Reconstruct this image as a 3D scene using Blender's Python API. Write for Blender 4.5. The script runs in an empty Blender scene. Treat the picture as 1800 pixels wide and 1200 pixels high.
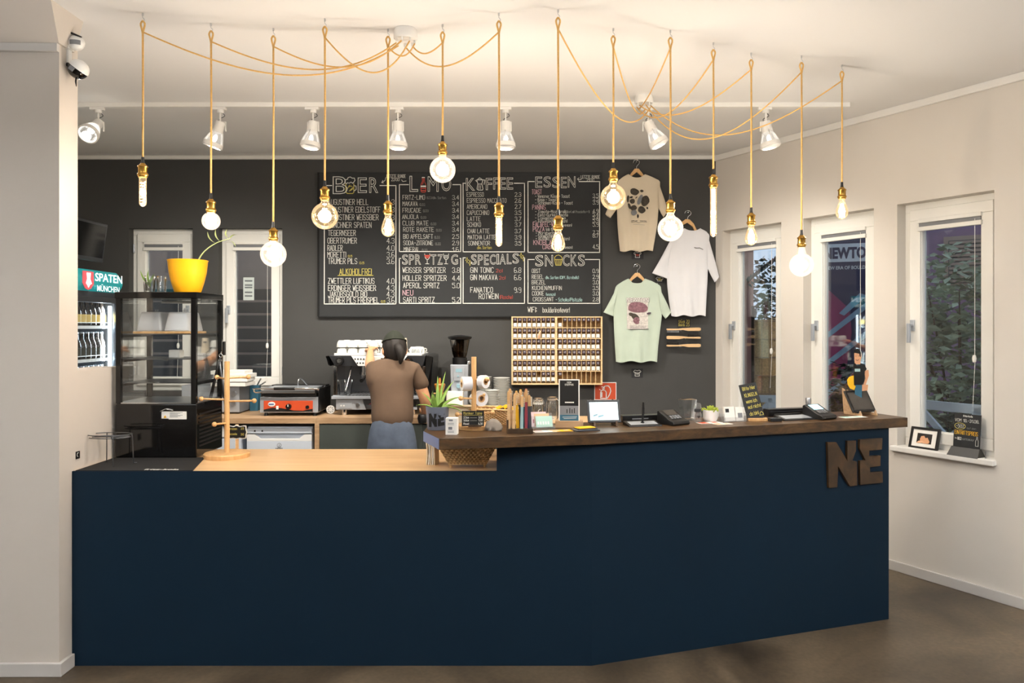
import bpy, bmesh, math, random
from mathutils import Vector, Matrix
R = math.radians
random.seed(7)
C = bpy.context.scene.collection
# ------------------------------------------------------------------ camera, world, exposure
F, H, HZ = 1300.0, 1.55, 573.0           # focal length (px of an 1800 wide frame), eye height, horizon row
cam = bpy.data.cameras.new('camera'); cam.sensor_width = 36; cam.lens = F/1800*36
cam.shift_y = -(600-HZ)/1800; cam.clip_start = .05; cam.clip_end = 200
camo = bpy.data.objects.new('camera', cam); C.objects.link(camo)
camo.location = (0, 0, H); camo.rotation_euler = (R(90), 0, 0)
sc = bpy.context.scene; sc.camera = camo
vs = sc.view_settings; vs.view_transform = 'Standard'; vs.look = 'None'; vs.gamma = 1; vs.use_curve_mapping = False
vs.exposure = 0.35
w = bpy.data.worlds.new('dusk'); sc.world = w; w.use_nodes = True
bg = w.node_tree.nodes['Background']; bg.inputs[0].default_value = (.5, .6, .74, 1); bg.inputs[1].default_value = 1.1
BULB_W, SPOT_W, FILL_W = 6.6, 66.0, 12.0
WARM = (1.0, .935, .885)

# ------------------------------------------------------------------ geometry helpers
def W(px, py, s):                        # a photo point at scale s (px per metre) -> world point
    return Vector(((px-900)/s, F/s, H-(py-HZ)/s))
def sc_at(py, z): return (py-HZ)/(H-z)   # scale of a point on the horizontal plane z
def on(px, py, z):
    s = sc_at(py, z); return Vector(((px-900)/s, F/s, z)), 1/s

class MB:
    def __init__(self, k=1.0):
        self.k = k; self.v = []; self.f = []; self.m = []; self.s = []
    def add(self, vs_, fs, m=0, sm=False, M=None):
        b = len(self.v)
        for p in vs_:
            p = Vector(p)
            if M is not None: p = M @ p
            self.v.append(p*self.k)
        for f in fs:
            self.f.append([b+i for i in f]); self.m.append(m); self.s.append(sm)
        return self
    def box(self, x0, x1, y0, y1, z0, z1, m=0, M=None):
        v = [(x, y, z) for z in (z0, z1) for y in (y0, y1) for x in (x0, x1)]
        return self.add(v, [(0,2,3,1),(4,5,7,6),(0,1,5,4),(2,6,7,3),(0,4,6,2),(1,3,7,5)], m, False, M)
    def hexa(self, b, t, m=0, M=None):   # bottom and top rings of four
        return self.add(list(b)+list(t), [(3,2,1,0),(4,5,6,7),(0,1,5,4),(1,2,6,5),(2,3,7,6),(3,0,4,7)], m, False, M)
    def cyl(self, p0, p1, r0, r1=None, n=16, m=0, caps=True, M=None):
        p0, p1 = Vector(p0), Vector(p1); r1 = r0 if r1 is None else r1
        d = (p1-p0).normalized(); a = d.orthogonal().normalized(); b = d.cross(a)
        ring = lambda p, r: [p+a*(r*math.cos(2*math.pi*i/n))+b*(r*math.sin(2*math.pi*i/n)) for i in range(n)]
        self.add(ring(p0, r0)+ring(p1, r1), [(i, (i+1)%n, n+(i+1)%n, n+i) for i in range(n)], m, True, M)
        if caps:
            self.add(ring(p0, r0), [tuple(range(n))[::-1]], m, False, M)
            self.add(ring(p1, r1), [tuple(range(n))], m, False, M)
        return self
    def lathe(self, prof, c=(0,0,0), n=24, m=0, M=None, sx=1, sy=1):
        segs = []; cur = [prof[0]]
        for i in range(1, len(prof)):
            cur.append(prof[i])
            if i < len(prof)-1:
                a = Vector(prof[i])-Vector(prof[i-1]); b = Vector(prof[i+1])-Vector(prof[i])
                if a.length > 1e-9 and b.length > 1e-9 and a.angle(b) > R(38):
                    segs.append(cur); cur = [prof[i]]
        segs.append(cur)
        for sg in segs:
            v = []; f = []
            for (r, z) in sg:
                for i in range(n):
                    t = 2*math.pi*i/n; v.append((c[0]+r*sx*math.cos(t), c[1]+r*sy*math.sin(t), c[2]+z))
            for j in range(len(sg)-1):
                for i in range(n):
                    q = [j*n+i, j*n+(i+1)%n, (j+1)*n+(i+1)%n, (j+1)*n+i]
                    if sg[j][0] < 1e-9: q = [j*n, q[2], q[3]]
                    elif sg[j+1][0] < 1e-9: q = [q[0], q[1], (j+1)*n]
                    f.append(q)
            self.add(v, f, m, True, M)
        return self
    def tube(self, pts, r, n=8, m=0, M=None, closed=False, caps=True):
        pts = [Vector(p) for p in pts]; N = len(pts); v = []; a = None
        rr = r if isinstance(r, (list, tuple)) else [r]*N
        for i, p in enumerate(pts):
            if closed: d = pts[(i+1)%N]-pts[i-1]
            else: d = pts[min(i+1, N-1)]-pts[max(i-1, 0)]
            d.normalize()
            if a is None: a = d.orthogonal().normalized()
            a = (a-d*a.dot(d)); a = a.normalized() if a.length > 1e-6 else d.orthogonal().normalized()
            b = d.cross(a)
            v += [p+a*(rr[i]*math.cos(2*math.pi*j/n))+b*(rr[i]*math.sin(2*math.pi*j/n)) for j in range(n)]
        f = [(i*n+j, i*n+(j+1)%n, ((i+1)%N)*n+(j+1)%n, ((i+1)%N)*n+j) for i in range(N if closed else N-1) for j in range(n)]
        if caps and not closed: f += [tuple(range(n))[::-1], tuple(range((N-1)*n, N*n))]
        return self.add(v, f, m, True, M)
    def poly(self, pts, y0, y1, m=0, M=None):     # outline in x,z pushed from y0 to y1
        n = len(pts)
        v = [(x, y0, z) for x, z in pts]+[(x, y1, z) for x, z in pts]
        return self.add(v, [tuple(range(n)), tuple(range(n, 2*n))[::-1]]+[(i, n+i, n+(i+1)%n, (i+1)%n) for i in range(n)], m, False, M)
    def plan(self, pts, z0, z1, m=0, M=None):     # outline in x,y pushed from z0 to z1
        n = len(pts)
        v = [(x, y, z0) for x, y in pts]+[(x, y, z1) for x, y in pts]
        return self.add(v, [tuple(range(n))[::-1], tuple(range(n, 2*n))]+[(i, (i+1)%n, n+(i+1)%n, n+i) for i in range(n)], m, False, M)
    def ell(self, c, r, m=0, n=16, h=10, M=None):
        rx, ry, rz = (r, r, r) if isinstance(r, (int, float)) else r
        pr = [(max(0, math.sin(math.pi*j/h)), -math.cos(math.pi*j/h)) for j in range(h+1)]
        pr[0] = (0, -1); pr[-1] = (0, 1)
        v = []; f = []
        for (a, z) in pr:
            for i in range(n):
                t = 2*math.pi*i/n; v.append((c[0]+a*rx*math.cos(t), c[1]+a*ry*math.sin(t), c[2]+z*rz))
        for j in range(h):
            for i in range(n):
                f.append((j*n+i, j*n+(i+1)%n, (j+1)*n+(i+1)%n, (j+1)*n+i))
        return self.add(v, f, m, True, M)
    def ribbon(self, pts, wd, y=0, m=0, th=None, M=None):   # flat stroke in x,z
        th = wd*.25 if th is None else th
        for i in range(len(pts)-1):
            a, b = Vector(pts[i]), Vector(pts[i+1]); d = b-a
            if d.length < 1e-9: continue
            d.normalize(); n = Vector((-d.y, d.x))*wd/2; e = d*wd*.42
            q = [a-e+n, a-e-n, b+e-n, b+e+n]
            self.add([(p.x, y, p.y) for p in q]+[(p.x, y-th, p.y) for p in q],
                     [(4,5,6,7),(0,1,5,4),(1,2,6,5),(2,3,7,6),(3,0,4,7)], m, False, M)
        return self
    def grid(self, fn, nu, nv, m=0, M=None, flip=False):
        v = [fn(i/nu, j/nv) for j in range(nv+1) for i in range(nu+1)]
        f = [(j*(nu+1)+i, j*(nu+1)+i+1, (j+1)*(nu+1)+i+1, (j+1)*(nu+1)+i) for j in range(nv) for i in range(nu)]
        return self.add(v, [q[::-1] for q in f] if flip else f, m, True, M)
    def build(self, name, mats, parent=None, bevel=0, norm=True):
        me = bpy.data.meshes.new(name); me.from_pydata([tuple(p) for p in self.v], [], self.f)
        mats = mats if isinstance(mats, (list, tuple)) else [mats]
        for mt in mats: me.materials.append(MT(mt))
        for p, mi, s in zip(me.polygons, self.m, self.s): p.material_index = mi; p.use_smooth = s
        if norm:
            bm = bmesh.new(); bm.from_mesh(me); bmesh.ops.remove_doubles(bm, verts=bm.verts, dist=0) if 0 else None
            bmesh.ops.recalc_face_normals(bm, faces=bm.faces); bm.to_mesh(me); bm.free()
        me.update()
        o = bpy.data.objects.new(name, me); C.objects.link(o)
        if parent is not None: o.parent = parent
        if bevel:
            bv = o.modifiers.new('soft_edges', 'BEVEL'); bv.width = bevel; bv.segments = 2; bv.limit_method = 'ANGLE'; bv.angle_limit = R(50)
        return o

def tag(o, label, cat, group=None):
    o['label'] = label; o['category'] = cat
    if group: o['group'] = group
    return o
def thing(name, label, cat, loc=(0,0,0), rz=0, group=None):
    o = bpy.data.objects.new(name, None); C.objects.link(o); o.empty_display_size = .05
    o.location = loc; o.rotation_euler = (0, 0, rz); return tag(o, label, cat, group)
def struct(o, label=None):
    o['kind'] = 'structure'
    if label: o['label'] = label
    return o
def copy_tree(o, parent=None):
    c = o.copy(); C.objects.link(c)
    if parent is not None: c.parent = parent
    for ch in list(o.children): copy_tree(ch, c)
    return c
def part_label(o, l): o['label'] = l; return o
def lamp(name, typ, watt, loc, parent=None, col=WARM, **kw):
    l = bpy.data.lights.new(name, typ); l.energy = watt; l.color = col
    for k_, v_ in kw.items(): setattr(l, k_, v_)
    o = bpy.data.objects.new(name, l); C.objects.link(o); o.location = loc
    if parent is not None: o.parent = parent
    return o
def smooth_pts(pts, n=6):
    P = [Vector(p) for p in pts]; out = []
    for i in range(len(P)-1):
        a, b, c, d = P[max(i-1, 0)], P[i], P[i+1], P[min(i+2, len(P)-1)]
        for j in range(n):
            t = j/n
            out.append(.5*((2*b)+(c-a)*t+(2*a-5*b+4*c-d)*t*t+(3*b-a-3*c+d)*t**3))
    out.append(P[-1]); return out

# ------------------------------------------------------------------ materials
def lin(c):
    f = lambda v: v/12.92 if v <= .04045 else ((v+.055)/1.055)**2.4
    return tuple(f(x/255) for x in c)+(1,)
_defs = {}; _made = {}
def mat(name, col, rough=.5, metal=0, var=.06, scale=8, bump=0, bscale=60, **kw):
    _defs[name] = dict(kind='plain', col=col, rough=rough, metal=metal, var=var, scale=scale, bump=bump, bscale=bscale, **kw)
def MT(name):
    if name in _made: return _made[name]
    d = _defs[name]; m = bpy.data.materials.new(name); m.use_nodes = True; nt = m.node_tree; N = nt.nodes; L = nt.links
    _made[name] = m; b = N['Principled BSDF']; out = N['Material Output']
    tc = N.new('ShaderNodeTexCoord'); k = d['kind']
    b.inputs['Roughness'].default_value = d.get('rough', .5); b.inputs['Metallic'].default_value = d.get('metal', 0)
    if 'spec' in d: b.inputs['Specular IOR Level'].default_value = d['spec']
    if 'sheen' in d: b.inputs['Sheen Weight'].default_value = d['sheen']
    if 'coat' in d: b.inputs['Coat Weight'].default_value = d['coat']; b.inputs['Coat Roughness'].default_value = .15
    if k in ('plain', 'wood', 'floor'):
        mp = N.new('ShaderNodeMapping'); L.new(tc.outputs['Object'], mp.inputs[0])
        no = N.new('ShaderNodeTexNoise'); L.new(mp.outputs[0], no.inputs[0]); no.inputs['Scale'].default_value = d.get('scale', 8); no.inputs['Detail'].default_value = 5
        cr = N.new('ShaderNodeValToRGB'); L.new(no.outputs[0], cr.inputs[0]); L.new(cr.outputs[0], b.inputs['Base Color'])
        e = cr.color_ramp.elements
        if k == 'plain':
            c = lin(d['col']); v = d['var']
            e[0].position = .3; e[1].position = .7
            e[0].color = tuple(x*(1-v) for x in c[:3])+(1,); e[1].color = tuple(min(1, x*(1+v)) for x in c[:3])+(1,)
        elif k == 'wood':
            mp.inputs['Scale'].default_value = d['stretch']; no.inputs['Distortion'].default_value = .6; no.inputs['Roughness'].default_value = .65
            e[0].position = .32; e[1].position = .68; e[0].color = lin(d['dark']); e[1].color = lin(d['col'])
            em = e.new(.5); em.color = lin(tuple((a_+c_)/2 for a_, c_ in zip(d['dark'], d['col'])))
        else:
            no.inputs['Detail'].default_value = 9; no.inputs['Roughness'].default_value = .6; no.inputs['Distortion'].default_value = .8
            e[0].position = .33; e[0].color = lin(d['dark']); e[1].position = .7; e[1].color = lin(d['col'])
            n2 = N.new('ShaderNodeTexNoise'); n2.inputs['Scale'].default_value = 45; n2.inputs['Detail'].default_value = 6; L.new(tc.outputs['Object'], n2.inputs[0])
            mx = N.new('ShaderNodeMix'); mx.data_type = 'RGBA'; mx.blend_type = 'OVERLAY'; mx.inputs[0].default_value = .45
            L.new(cr.outputs[0], mx.inputs[6]); L.new(n2.outputs[0], mx.inputs[7]); L.new(mx.outputs[2], b.inputs['Base Color'])
            mr = N.new('ShaderNodeMapRange'); mr.inputs[3].default_value = .28; mr.inputs[4].default_value = .5; L.new(no.outputs[0], mr.inputs[0]); L.new(mr.outputs[0], b.inputs['Roughness'])
        if d.get('bump'):
            n3 = N.new('ShaderNodeTexNoise'); n3.inputs['Scale'].default_value = d.get('bscale', 60); n3.inputs['Detail'].default_value = 4; L.new(tc.outputs['Object'], n3.inputs[0])
            bp = N.new('ShaderNodeBump'); bp.inputs['Strength'].default_value = d['bump']; bp.inputs['Distance'].default_value = d.get('bdist', .002)
            L.new(n3.outputs[0], bp.inputs['Height']); L.new(bp.outputs[0], b.inputs['Normal'])
        if d.get('alpha') is not None: b.inputs['Alpha'].default_value = d['alpha']
        if d.get('emit'):
            b.inputs['Emission Color'].default_value = lin(d['col']); b.inputs['Emission Strength'].default_value = d['emit']
    elif k == 'glass':                     # thin clear sheet: see-through with a mirror sheen that grows at glancing angles
        tr = N.new('ShaderNodeBsdfTransparent'); tr.inputs[0].default_value = d['tint']+(1,)
        gl = N.new('ShaderNodeBsdfGlossy'); gl.inputs['Roughness'].default_value = d.get('rough', .02); gl.inputs[0].default_value = (1, 1, 1, 1)
        lw = N.new('ShaderNodeLayerWeight'); lw.inputs[0].default_value = d.get('blend', .25)
        ma = N.new('ShaderNodeMath'); ma.operation = 'MULTIPLY_ADD'; ma.inputs[1].default_value = d.get('edge', .7); ma.inputs[2].default_value = d.get('base', .06); ma.use_clamp = True
        L.new(lw.outputs['Fresnel'], ma.inputs[0]); mx = N.new('ShaderNodeMixShader'); L.new(ma.outputs[0], mx.inputs[0])
        L.new(tr.outputs[0], mx.inputs[1]); L.new(gl.outputs[0], mx.inputs[2]); last = mx
        if d.get('milk'):
            df = N.new('ShaderNodeBsdfDiffuse'); df.inputs[0].default_value = d.get('milkcol', (.9, .9, .9))+(1,)
            m2 = N.new('ShaderNodeMixShader'); m2.inputs[0].default_value = d['milk']; L.new(mx.outputs[0], m2.inputs[1]); L.new(df.outputs[0], m2.inputs[2]); last = m2
        if d.get('glow'):
            em = N.new('ShaderNodeEmission'); em.inputs[0].default_value = d['glowcol']+(1,); em.inputs[1].default_value = d['glow']
            ad = N.new('ShaderNodeAddShader'); L.new(last.outputs[0], ad.inputs[0]); L.new(em.outputs[0], ad.inputs[1]); last = ad
        L.new(last.outputs[0], out.inputs[0])
    elif k == 'emit':
        em = N.new('ShaderNodeEmission'); em.inputs[0].default_value = d['rgb']+(1,); em.inputs[1].default_value = d['strength']; L.new(em.outputs[0], out.inputs[0])
    return m
def glass(name, tint=(1,1,1), **kw): _defs[name] = dict(kind='glass', tint=tint, **kw)
def emit(name, rgb, strength): _defs[name] = dict(kind='emit', rgb=rgb, strength=strength)
def wood(name, col, dark, stretch=(2, 30, 30), rough=.4, scale=3, **kw): _defs[name] = dict(kind='wood', col=col, dark=dark, stretch=stretch, rough=rough, scale=scale, **kw)

mat('wall_cream', (214, 208, 200), .85, var=.02, scale=2, bump=.15, bscale=120)
mat('pillar_paint', (200, 192, 183), .85, var=.02, scale=2, bump=.15, bscale=120)
mat('ceiling_white', (232, 231, 230), .9, var=.012, scale=1.2, bump=.12, bscale=90)
mat('charcoal_wall', (65, 65, 64), .8, var=.05, scale=3, bump=.2, bscale=110)
mat('trim_white', (232, 230, 226), .5, var=.02)
mat('base_grey', (196, 192, 188), .55, var=.02)
_defs['concrete'] = dict(kind='floor', col=(114, 100, 81), dark=(42, 35, 27), rough=.38, scale=1.3)
mat('navy', (10, 33, 50), .7, var=.05, scale=1.5, bump=.05, spec=.2)
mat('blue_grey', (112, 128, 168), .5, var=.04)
wood('walnut', (100, 72, 41), (50, 34, 19), (1.6, 14, 14), .38, 2.5)
wood('walnut_dark', (84, 60, 34), (50, 35, 20), (3, 16, 3), .45, 3)
wood('birch', (232, 196, 150), (216, 174, 124), (1.2, 18, 18), .3, 2)
wood('oak_light', (196, 164, 128), (160, 128, 96), (1.5, 22, 22), .45, 2.5)
wood('beech', (226, 184, 130), (204, 156, 100), (14, 14, 2), .45, 3)
wood('ply', (232, 204, 158), (216, 184, 136), (3, 3, 16), .55, 3)
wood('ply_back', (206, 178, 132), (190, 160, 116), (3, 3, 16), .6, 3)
mat('slate_green', (70, 76, 72), .55, var=.05)
mat('black', (17, 17, 18), .35, var=.1); mat('black_gloss', (10, 10, 11), .08, var=.05, spec=.6)
mat('black_matt', (13, 13, 14), .85, var=.1, bump=.1); mat('dark_grey', (52, 54, 58), .5)
mat('mid_grey', (120, 122, 126), .5); mat('steel', (200, 202, 205), .28, 1, var=.04); mat('steel_dark', (110, 112, 116), .3, 1)
mat('silver_paint', (176, 182, 190), .35, .4); mat('chrome', (225, 226, 228), .1, 1, var=.01)
mat('white_plastic', (232, 232, 230), .35, var=.02); mat('white_paper', (236, 234, 228), .8, var=.02)
mat('porcelain', (218, 218, 213), .18, var=.01, coat=.3); mat('appliance', (206, 214, 226), .3, var=.02)
mat('brass', (186, 144, 70), .3, 1, var=.08, scale=20); mat('brass_bright', (226, 176, 80), .22, 1)
mat('cord_gold', (222, 176, 104), .7, var=.1, scale=120, bump=.3, bscale=400)
mat('pvc', (232, 231, 226), .35, var=.01); mat('blind_white', (218, 220, 222), .6)
mat('yellow_pot', (240, 172, 22), .38, var=.03); mat('yellow', (240, 184, 24), .6); mat('orange', (196, 74, 36), .5)
mat('chalk', (226, 226, 220), .95, var=.08, scale=200); mat('chalk_dim', (150, 152, 150), .95, var=.1, scale=200)
mat('chalk_yellow', (214, 200, 104), .95); mat('chalk_pink', (232, 190, 200), .95); mat('chalk_red', (196, 84, 72), .95); mat('chalk_cyan', (190, 226, 224), .95)
mat('board', (36, 38, 40), .75, var=.2, scale=3, bump=.05); mat('leaf', (122, 156, 66), .5, var=.25, scale=30)
mat('leaf_pale', (168, 180, 120), .6, var=.2); mat('succulent', (150, 164, 44), .55, var=.25, scale=60)
mat('pot_grey', (104, 110, 124), .6); mat('soil', (60, 44, 32), .95)
mat('wicker', (220, 186, 136), .7, var=.25, scale=60, bump=.4, bscale=200)
mat('cloth_cream', (222, 208, 184), .9, var=.03, bump=.2, bscale=300, sheen=.2); mat('cloth_white', (222, 222, 226), .9, var=.02, bump=.2, bscale=300, sheen=.2)
mat('cloth_green', (190, 204, 188), .9, var=.03, bump=.2, bscale=300, sheen=.2)
mat('print_dark', (72, 66, 58), .9, var=.35, scale=90); mat('print_plum', (132, 96, 104), .9, var=.4, scale=60); mat('print_pale', (206, 200, 194), .9, var=.2, scale=80)
mat('plum', (62, 44, 62), .6); mat('skin', (214, 158, 118), .55, var=.06); mat('hair', (30, 24, 20), .7); mat('tee_brown', (94, 74, 58), .9, var=.1, bump=.2, bscale=200)
mat('denim', (78, 88, 104), .9, var=.15, scale=20, bump=.2, bscale=300); mat('cap_green', (34, 38, 28), .9)
mat('stone', (128, 120, 112), .8, var=.3, scale=12, bump=.6, bscale=20); mat('cardboard', (190, 148, 100), .8)
mat('sign_teal', (30, 128, 130), .4, emit=.55); mat('sign_red', (216, 84, 92), .4, emit=.5); mat('sign_white', (240, 250, 250), .4, emit=.9)
mat('bottle_brown', (44, 36, 30), .12, spec=.7); mat('bottle_green', (18, 44, 36), .12, spec=.7); mat('label_tan', (206, 178, 108), .7); mat('label_dark', (64, 60, 50), .7)
mat('fridge_blue', (60, 100, 124), .4); mat('screen_dark', (66, 62, 58), .25); mat('screen_black', (6, 6, 8), .15)
mat('screen_lit', (170, 215, 225), .3, emit=.8); mat('screen_white', (225, 245, 250), .3, emit=.9); mat('screen_grey', (120, 150, 160), .3, emit=.4)
mat('pastel_pink', (220, 188, 190), .7); mat('pastel_mint', (170, 206, 196), .7); mat('pastel_peach', (226, 178, 140), .7)
mat('blue_c', (48, 84, 148), .6); mat('red_c', (176, 72, 84), .6); mat('teal_c', (44, 96, 120), .6); mat('mint_c', (160, 190, 190), .6)
mat('ext_beige', (150, 130, 118), .9); mat('ext_mauve', (122, 96, 124), .9, var=.1); mat('ext_pink', (176, 128, 116), .9); mat('ext_fence', (58, 62, 66), .8)
mat('ext_ground', (60, 56, 46), .95, var=.3); mat('ext_foliage', (140, 156, 134), .6, var=.5, scale=3); mat('ext_foliage_dark', (34, 50, 44), .6, var=.4, scale=3)
mat('ext_white', (206, 214, 222), .6); mat('banner_navy', (62, 60, 92), .7); mat('banner_blue', (140, 170, 196), .7); mat('banner_white', (220, 226, 232), .7); mat('magenta', (150, 60, 104), .6)
mat('bark', (70, 56, 44), .9, bump=.5)
glass('pane', (.93, .96, .97), base=.07, edge=.75); glass('clear', (.97, .98, .98), base=.05, edge=.8); glass('acrylic', (.96, .97, .98), base=.04, edge=.5, milk=.06)
glass('cover', (.95, .95, .96), base=.05, edge=.6, milk=.5, milkcol=(.85, .87, .9)); glass('hopper', (.5, .44, .38), base=.08, edge=.7)
glass('bulb_amber', (1, .93, .78), base=.05, edge=.8, glow=.14, glowcol=(1, .68, .36)); glass('bulb_milky', (1, .97, .92), base=.05, edge=.5, glow=.32, glowcol=(1, .86, .66))
glass('door_clear', (.95, .98, 1), base=.02, edge=.12); glass('case_glass', (.97, .98, .98), base=.03, edge=.3); mat('honey', (176, 116, 44), .4); mat('wicker_dark', (168, 130, 86), .8, var=.2, scale=60)
glass('spot_glass', (.97, .97, .97), base=.1, edge=.8, glow=.12, glowcol=(1, .97, .9))
emit('filament', (1, .72, .38), 30); emit('filament_hot', (1, .8, .55), 60); emit('spot_hot', (1, .95, .85), 12); emit('spot_off', (1, .93, .85), 2.2)
emit('led', (.85, .95, 1), 9); emit('panel', (1, .97, .92), 3)  # panel: glowing underside of the added fill panels

# ------------------------------------------------------------------ lettering
G_ = {'A':"002640 1232",'B':"00063645443303 3342413000",'C':"4536160501103041",'D':"00062645412000",'E':"46060040 0333",'F':"460600 0333",
'G':"453616050110304143 2343",'H':"0006 4046 0343",'I':"0006",'J':"4641301001",'K':"0006 4603 1440",'L':"060040",'M':"0006234640",'N':"00064046",
'O':"160501103041453616",'P':"00063645443303",'Q':"160501103041453616 2240",'R':"00063645443303 2340",'S':"453616050413334241301001",'T':"0646 2620",
'U':"060110304146",'V':"062046",'W':"0610243046",'X':"0046 0640",'Y':"062346 2320",'Z':"06460040",'0':"160501103041453616",'1':"042620",
'2':"05163645440040",'3':"05163645443313334241301001",'4':"30360242",'5':"460604344341301001",'6':"3616050110304142331302",'7':"064610",
'8':"13040516364544331302011030414233",'9':"1030414536160504133344",'.':"0001",'-':"0333",'/':"0026",':':"0102 0405",'(':"16050110",')':"06151100",
'!':"0602 0001",',':"1100",'%':"0046 0516 3041",'+':"0343 2125",'>':"050341",
'a':"443414030110304144 4440",'b':"060030414334 14",'c':"4334140301103041",'d':"464010010314 44",'e':"02424334140301103041",'f':"362611 0434",'g':"441403124244 444010",
'h':"0600 0314344340",'i':"0400 0506",'j':"141000",'k':"0600 3402 1330",'l':"0600",'m':"0400 03142320 23344340",'n':"0400 0314344340",'o':"140301103041433414",
'p':"0400 043443423101",'r':"0400 03142434",'s':"4414031232413000",'t':"261130 0434",'u':"040110304144 4440",'v':"042044",'w':"0410233044",'x':"0044 0440",'y':"0422 4400",'z':"04440040",
'v':"042044",'q':"441403124244 4440"}
G_['b'] = "0600304143340 4".replace(' ', ''); G_['d'] = "46401001031444"
def strokes(txt):
    out = []; x = 0
    for ch in txt:
        um = ch in 'äöüÄÖÜ'; b = {'ä':'a','ö':'o','ü':'u','Ä':'A','Ö':'O','Ü':'U'}.get(ch, ch)
        if b == ' ': x += 3.4; continue
        g = G_.get(b)
        if g is None: x += 3; continue
        mxx = 0; L_ = []
        for st in g.split():
            pts = [(int(st[i]), int(st[i+1])) for i in range(0, len(st)-1, 2)]
            mxx = max(mxx, max(p[0] for p in pts)); L_.append(pts)
        if um: L_ += [[(1, 6.6), (1, 7.1)], [(3, 6.6), (3, 7.1)]]
        out += [[(x+p[0], p[1]) for p in st] for st in L_]; x += mxx+1.7
    return out, max(x-1.7, .1)
def write(mb, txt, x, z, h, wid=None, lw=None, y=0, m=0, jit=.0, align='l', M=None):   # handwriting, baseline at z
    st, tw = strokes(txt); kz = h/6; kx = (wid/tw) if wid else kz*.8
    if align == 'c': x -= tw*kx/2
    if align == 'r': x -= tw*kx
    lw = (lw or h*.11)*.8
    for s in st:
        a, b = random.uniform(-jit, jit)*h, random.uniform(-jit, jit)*h
        mb.ribbon([(x+p[0]*kx+a, z+p[1]*kz+b) for p in s], lw, y, m, M=M)
    return mb
def font(mb, txt, x, z, h, wid=None, y=0, m=0, outline=0, bold=0, align='l', th=.0, M=None):
    cu = bpy.data.curves.new('lettering', 'FONT'); cu.body = txt; cu.size = 1; cu.resolution_u = 3; cu.offset = bold
    if outline: cu.fill_mode = 'NONE'; cu.bevel_depth = outline; cu.bevel_resolution = 0
    ob = bpy.data.objects.new('lettering', cu); me = bpy.data.meshes.new_from_object(ob)
    vs_ = [v.co.copy() for v in me.vertices]; fs = [tuple(p.vertices) for p in me.polygons]
    bpy.data.objects.remove(ob); bpy.data.curves.remove(cu); bpy.data.meshes.remove(me)
    x0 = min(v.x for v in vs_); x1 = max(v.x for v in vs_); z0 = min(v.y for v in vs_); z1 = max(v.y for v in vs_)
    kz = h/(z1-z0); kx = wid/(x1-x0) if wid else kz; ww = (x1-x0)*kx
    if align == 'c': x -= ww/2
    mb.add([(x+(v.x-x0)*kx, y+(-v.z*kz*.3 if outline else 0)-th, z+(v.y-z0)*kz) for v in vs_], fs, m, False, M)
    return mb
# ------------------------------------------------------------------ the room
YB, XC = F/215, 358/215                       # back wall depth and its right-hand corner
RW_A = math.atan2(-.8688, .4952)              # the right wall leaves the corner at this plan angle
CEIL = 2.94
T_ = Vector((.4952, -.8688, 0)); N_ = Vector((.8688, .4952, 0))
def rw(u, z, d=0): return Vector((XC, YB, 0))+T_*u+N_*d+Vector((0, 0, z))
def rw_u(px): return (YB-F/((px-159)/5.112))/.8688
def rw_z(px, py): return H-(py-HZ)/((px-159)/5.112)
XL, XLR = -2.01, -3.7                         # face of the left wing wall, kitchen side wall
YP = F/396                                    # front face of the left pillar
WT, WB = 2.32, .79                            # top and sill of the right-hand windows
def wall_holes(mb, u0, u1, z0, z1, t, holes):   # a wall in local x,z with thickness t along +y
    us = sorted({u0, u1, *[h[0] for h in holes], *[h[1] for h in holes]}); zs = sorted({z0, z1, *[h[2] for h in holes], *[h[3] for h in holes]})
    for a, b in zip(us, us[1:]):
        zz = None
        for c, d in zip(zs, zs[1:]):
            if any(h[0] <= (a+b)/2 <= h[1] and h[2] <= (c+d)/2 <= h[3] for h in holes):
                continue
            mb.box(a, b, 0, t, c, d)
    return mb
fl = MB(); fl.plan([(-6, -4), (6.5, -4), (6.5, -1.9), (1.7, 6.35), (-4, 6.35), (-4, 3.2), (-6, 3.2)], -.08, 0); struct(fl.build('floor', 'concrete'))
ce = MB(); ce.plan([(-6, -4), (6.5, -4), (6.5, -1.9), (1.7, 6.35), (-4, 6.35), (-4, 3.2), (-6, 3.2)], CEIL, CEIL+.1); struct(ce.build('ceiling', 'ceiling_white'))
BW = [((238-900)/211.4, (348-900)/211.4, 1.02, 2.35), ((393-900)/211.4, (503-900)/211.4, 1.02, 2.35)]
m = MB(); wall_holes(m, XLR-.2, XC+.1, 0, CEIL, .26, [(a-.0, b+.0, c, d) for a, b, c, d in BW]); o = m.build('wall_back', 'charcoal_wall'); o.location = (0, YB, 0); struct(o)
RWH = [(.075, .66, WB, WT), (.855, 1.405, WB, WT), (1.566, 2.145, WB, WT)]
m = MB(); wall_holes(m, -.0, 9.3, 0, CEIL, .24, RWH); o = m.build('wall_right', 'wall_cream'); o.location = (XC, YB, 0); o.rotation_euler = (0, 0, RW_A); struct(o)
m = MB()                                       # wing wall with the pass-through above its sill
m.box(-6, XL, YP, YP+.14, 0, CEIL); m.box(XL-.12, XL, YP+.14, 3.80, 0, 1.345)
m.box(XLR-.2, XLR, YP+.14, YB, 0, CEIL); struct(m.build('wall_left', 'pillar_paint'))
m = MB(); m.box(-6.2, -6, -4, YP+.14, 0, CEIL); struct(m.build('wall_side', 'wall_cream'))
m = MB(); m.box(-6, 6.5, -4.2, -4, 0, CEIL); struct(m.build('wall_rear', 'wall_cream'))
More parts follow.
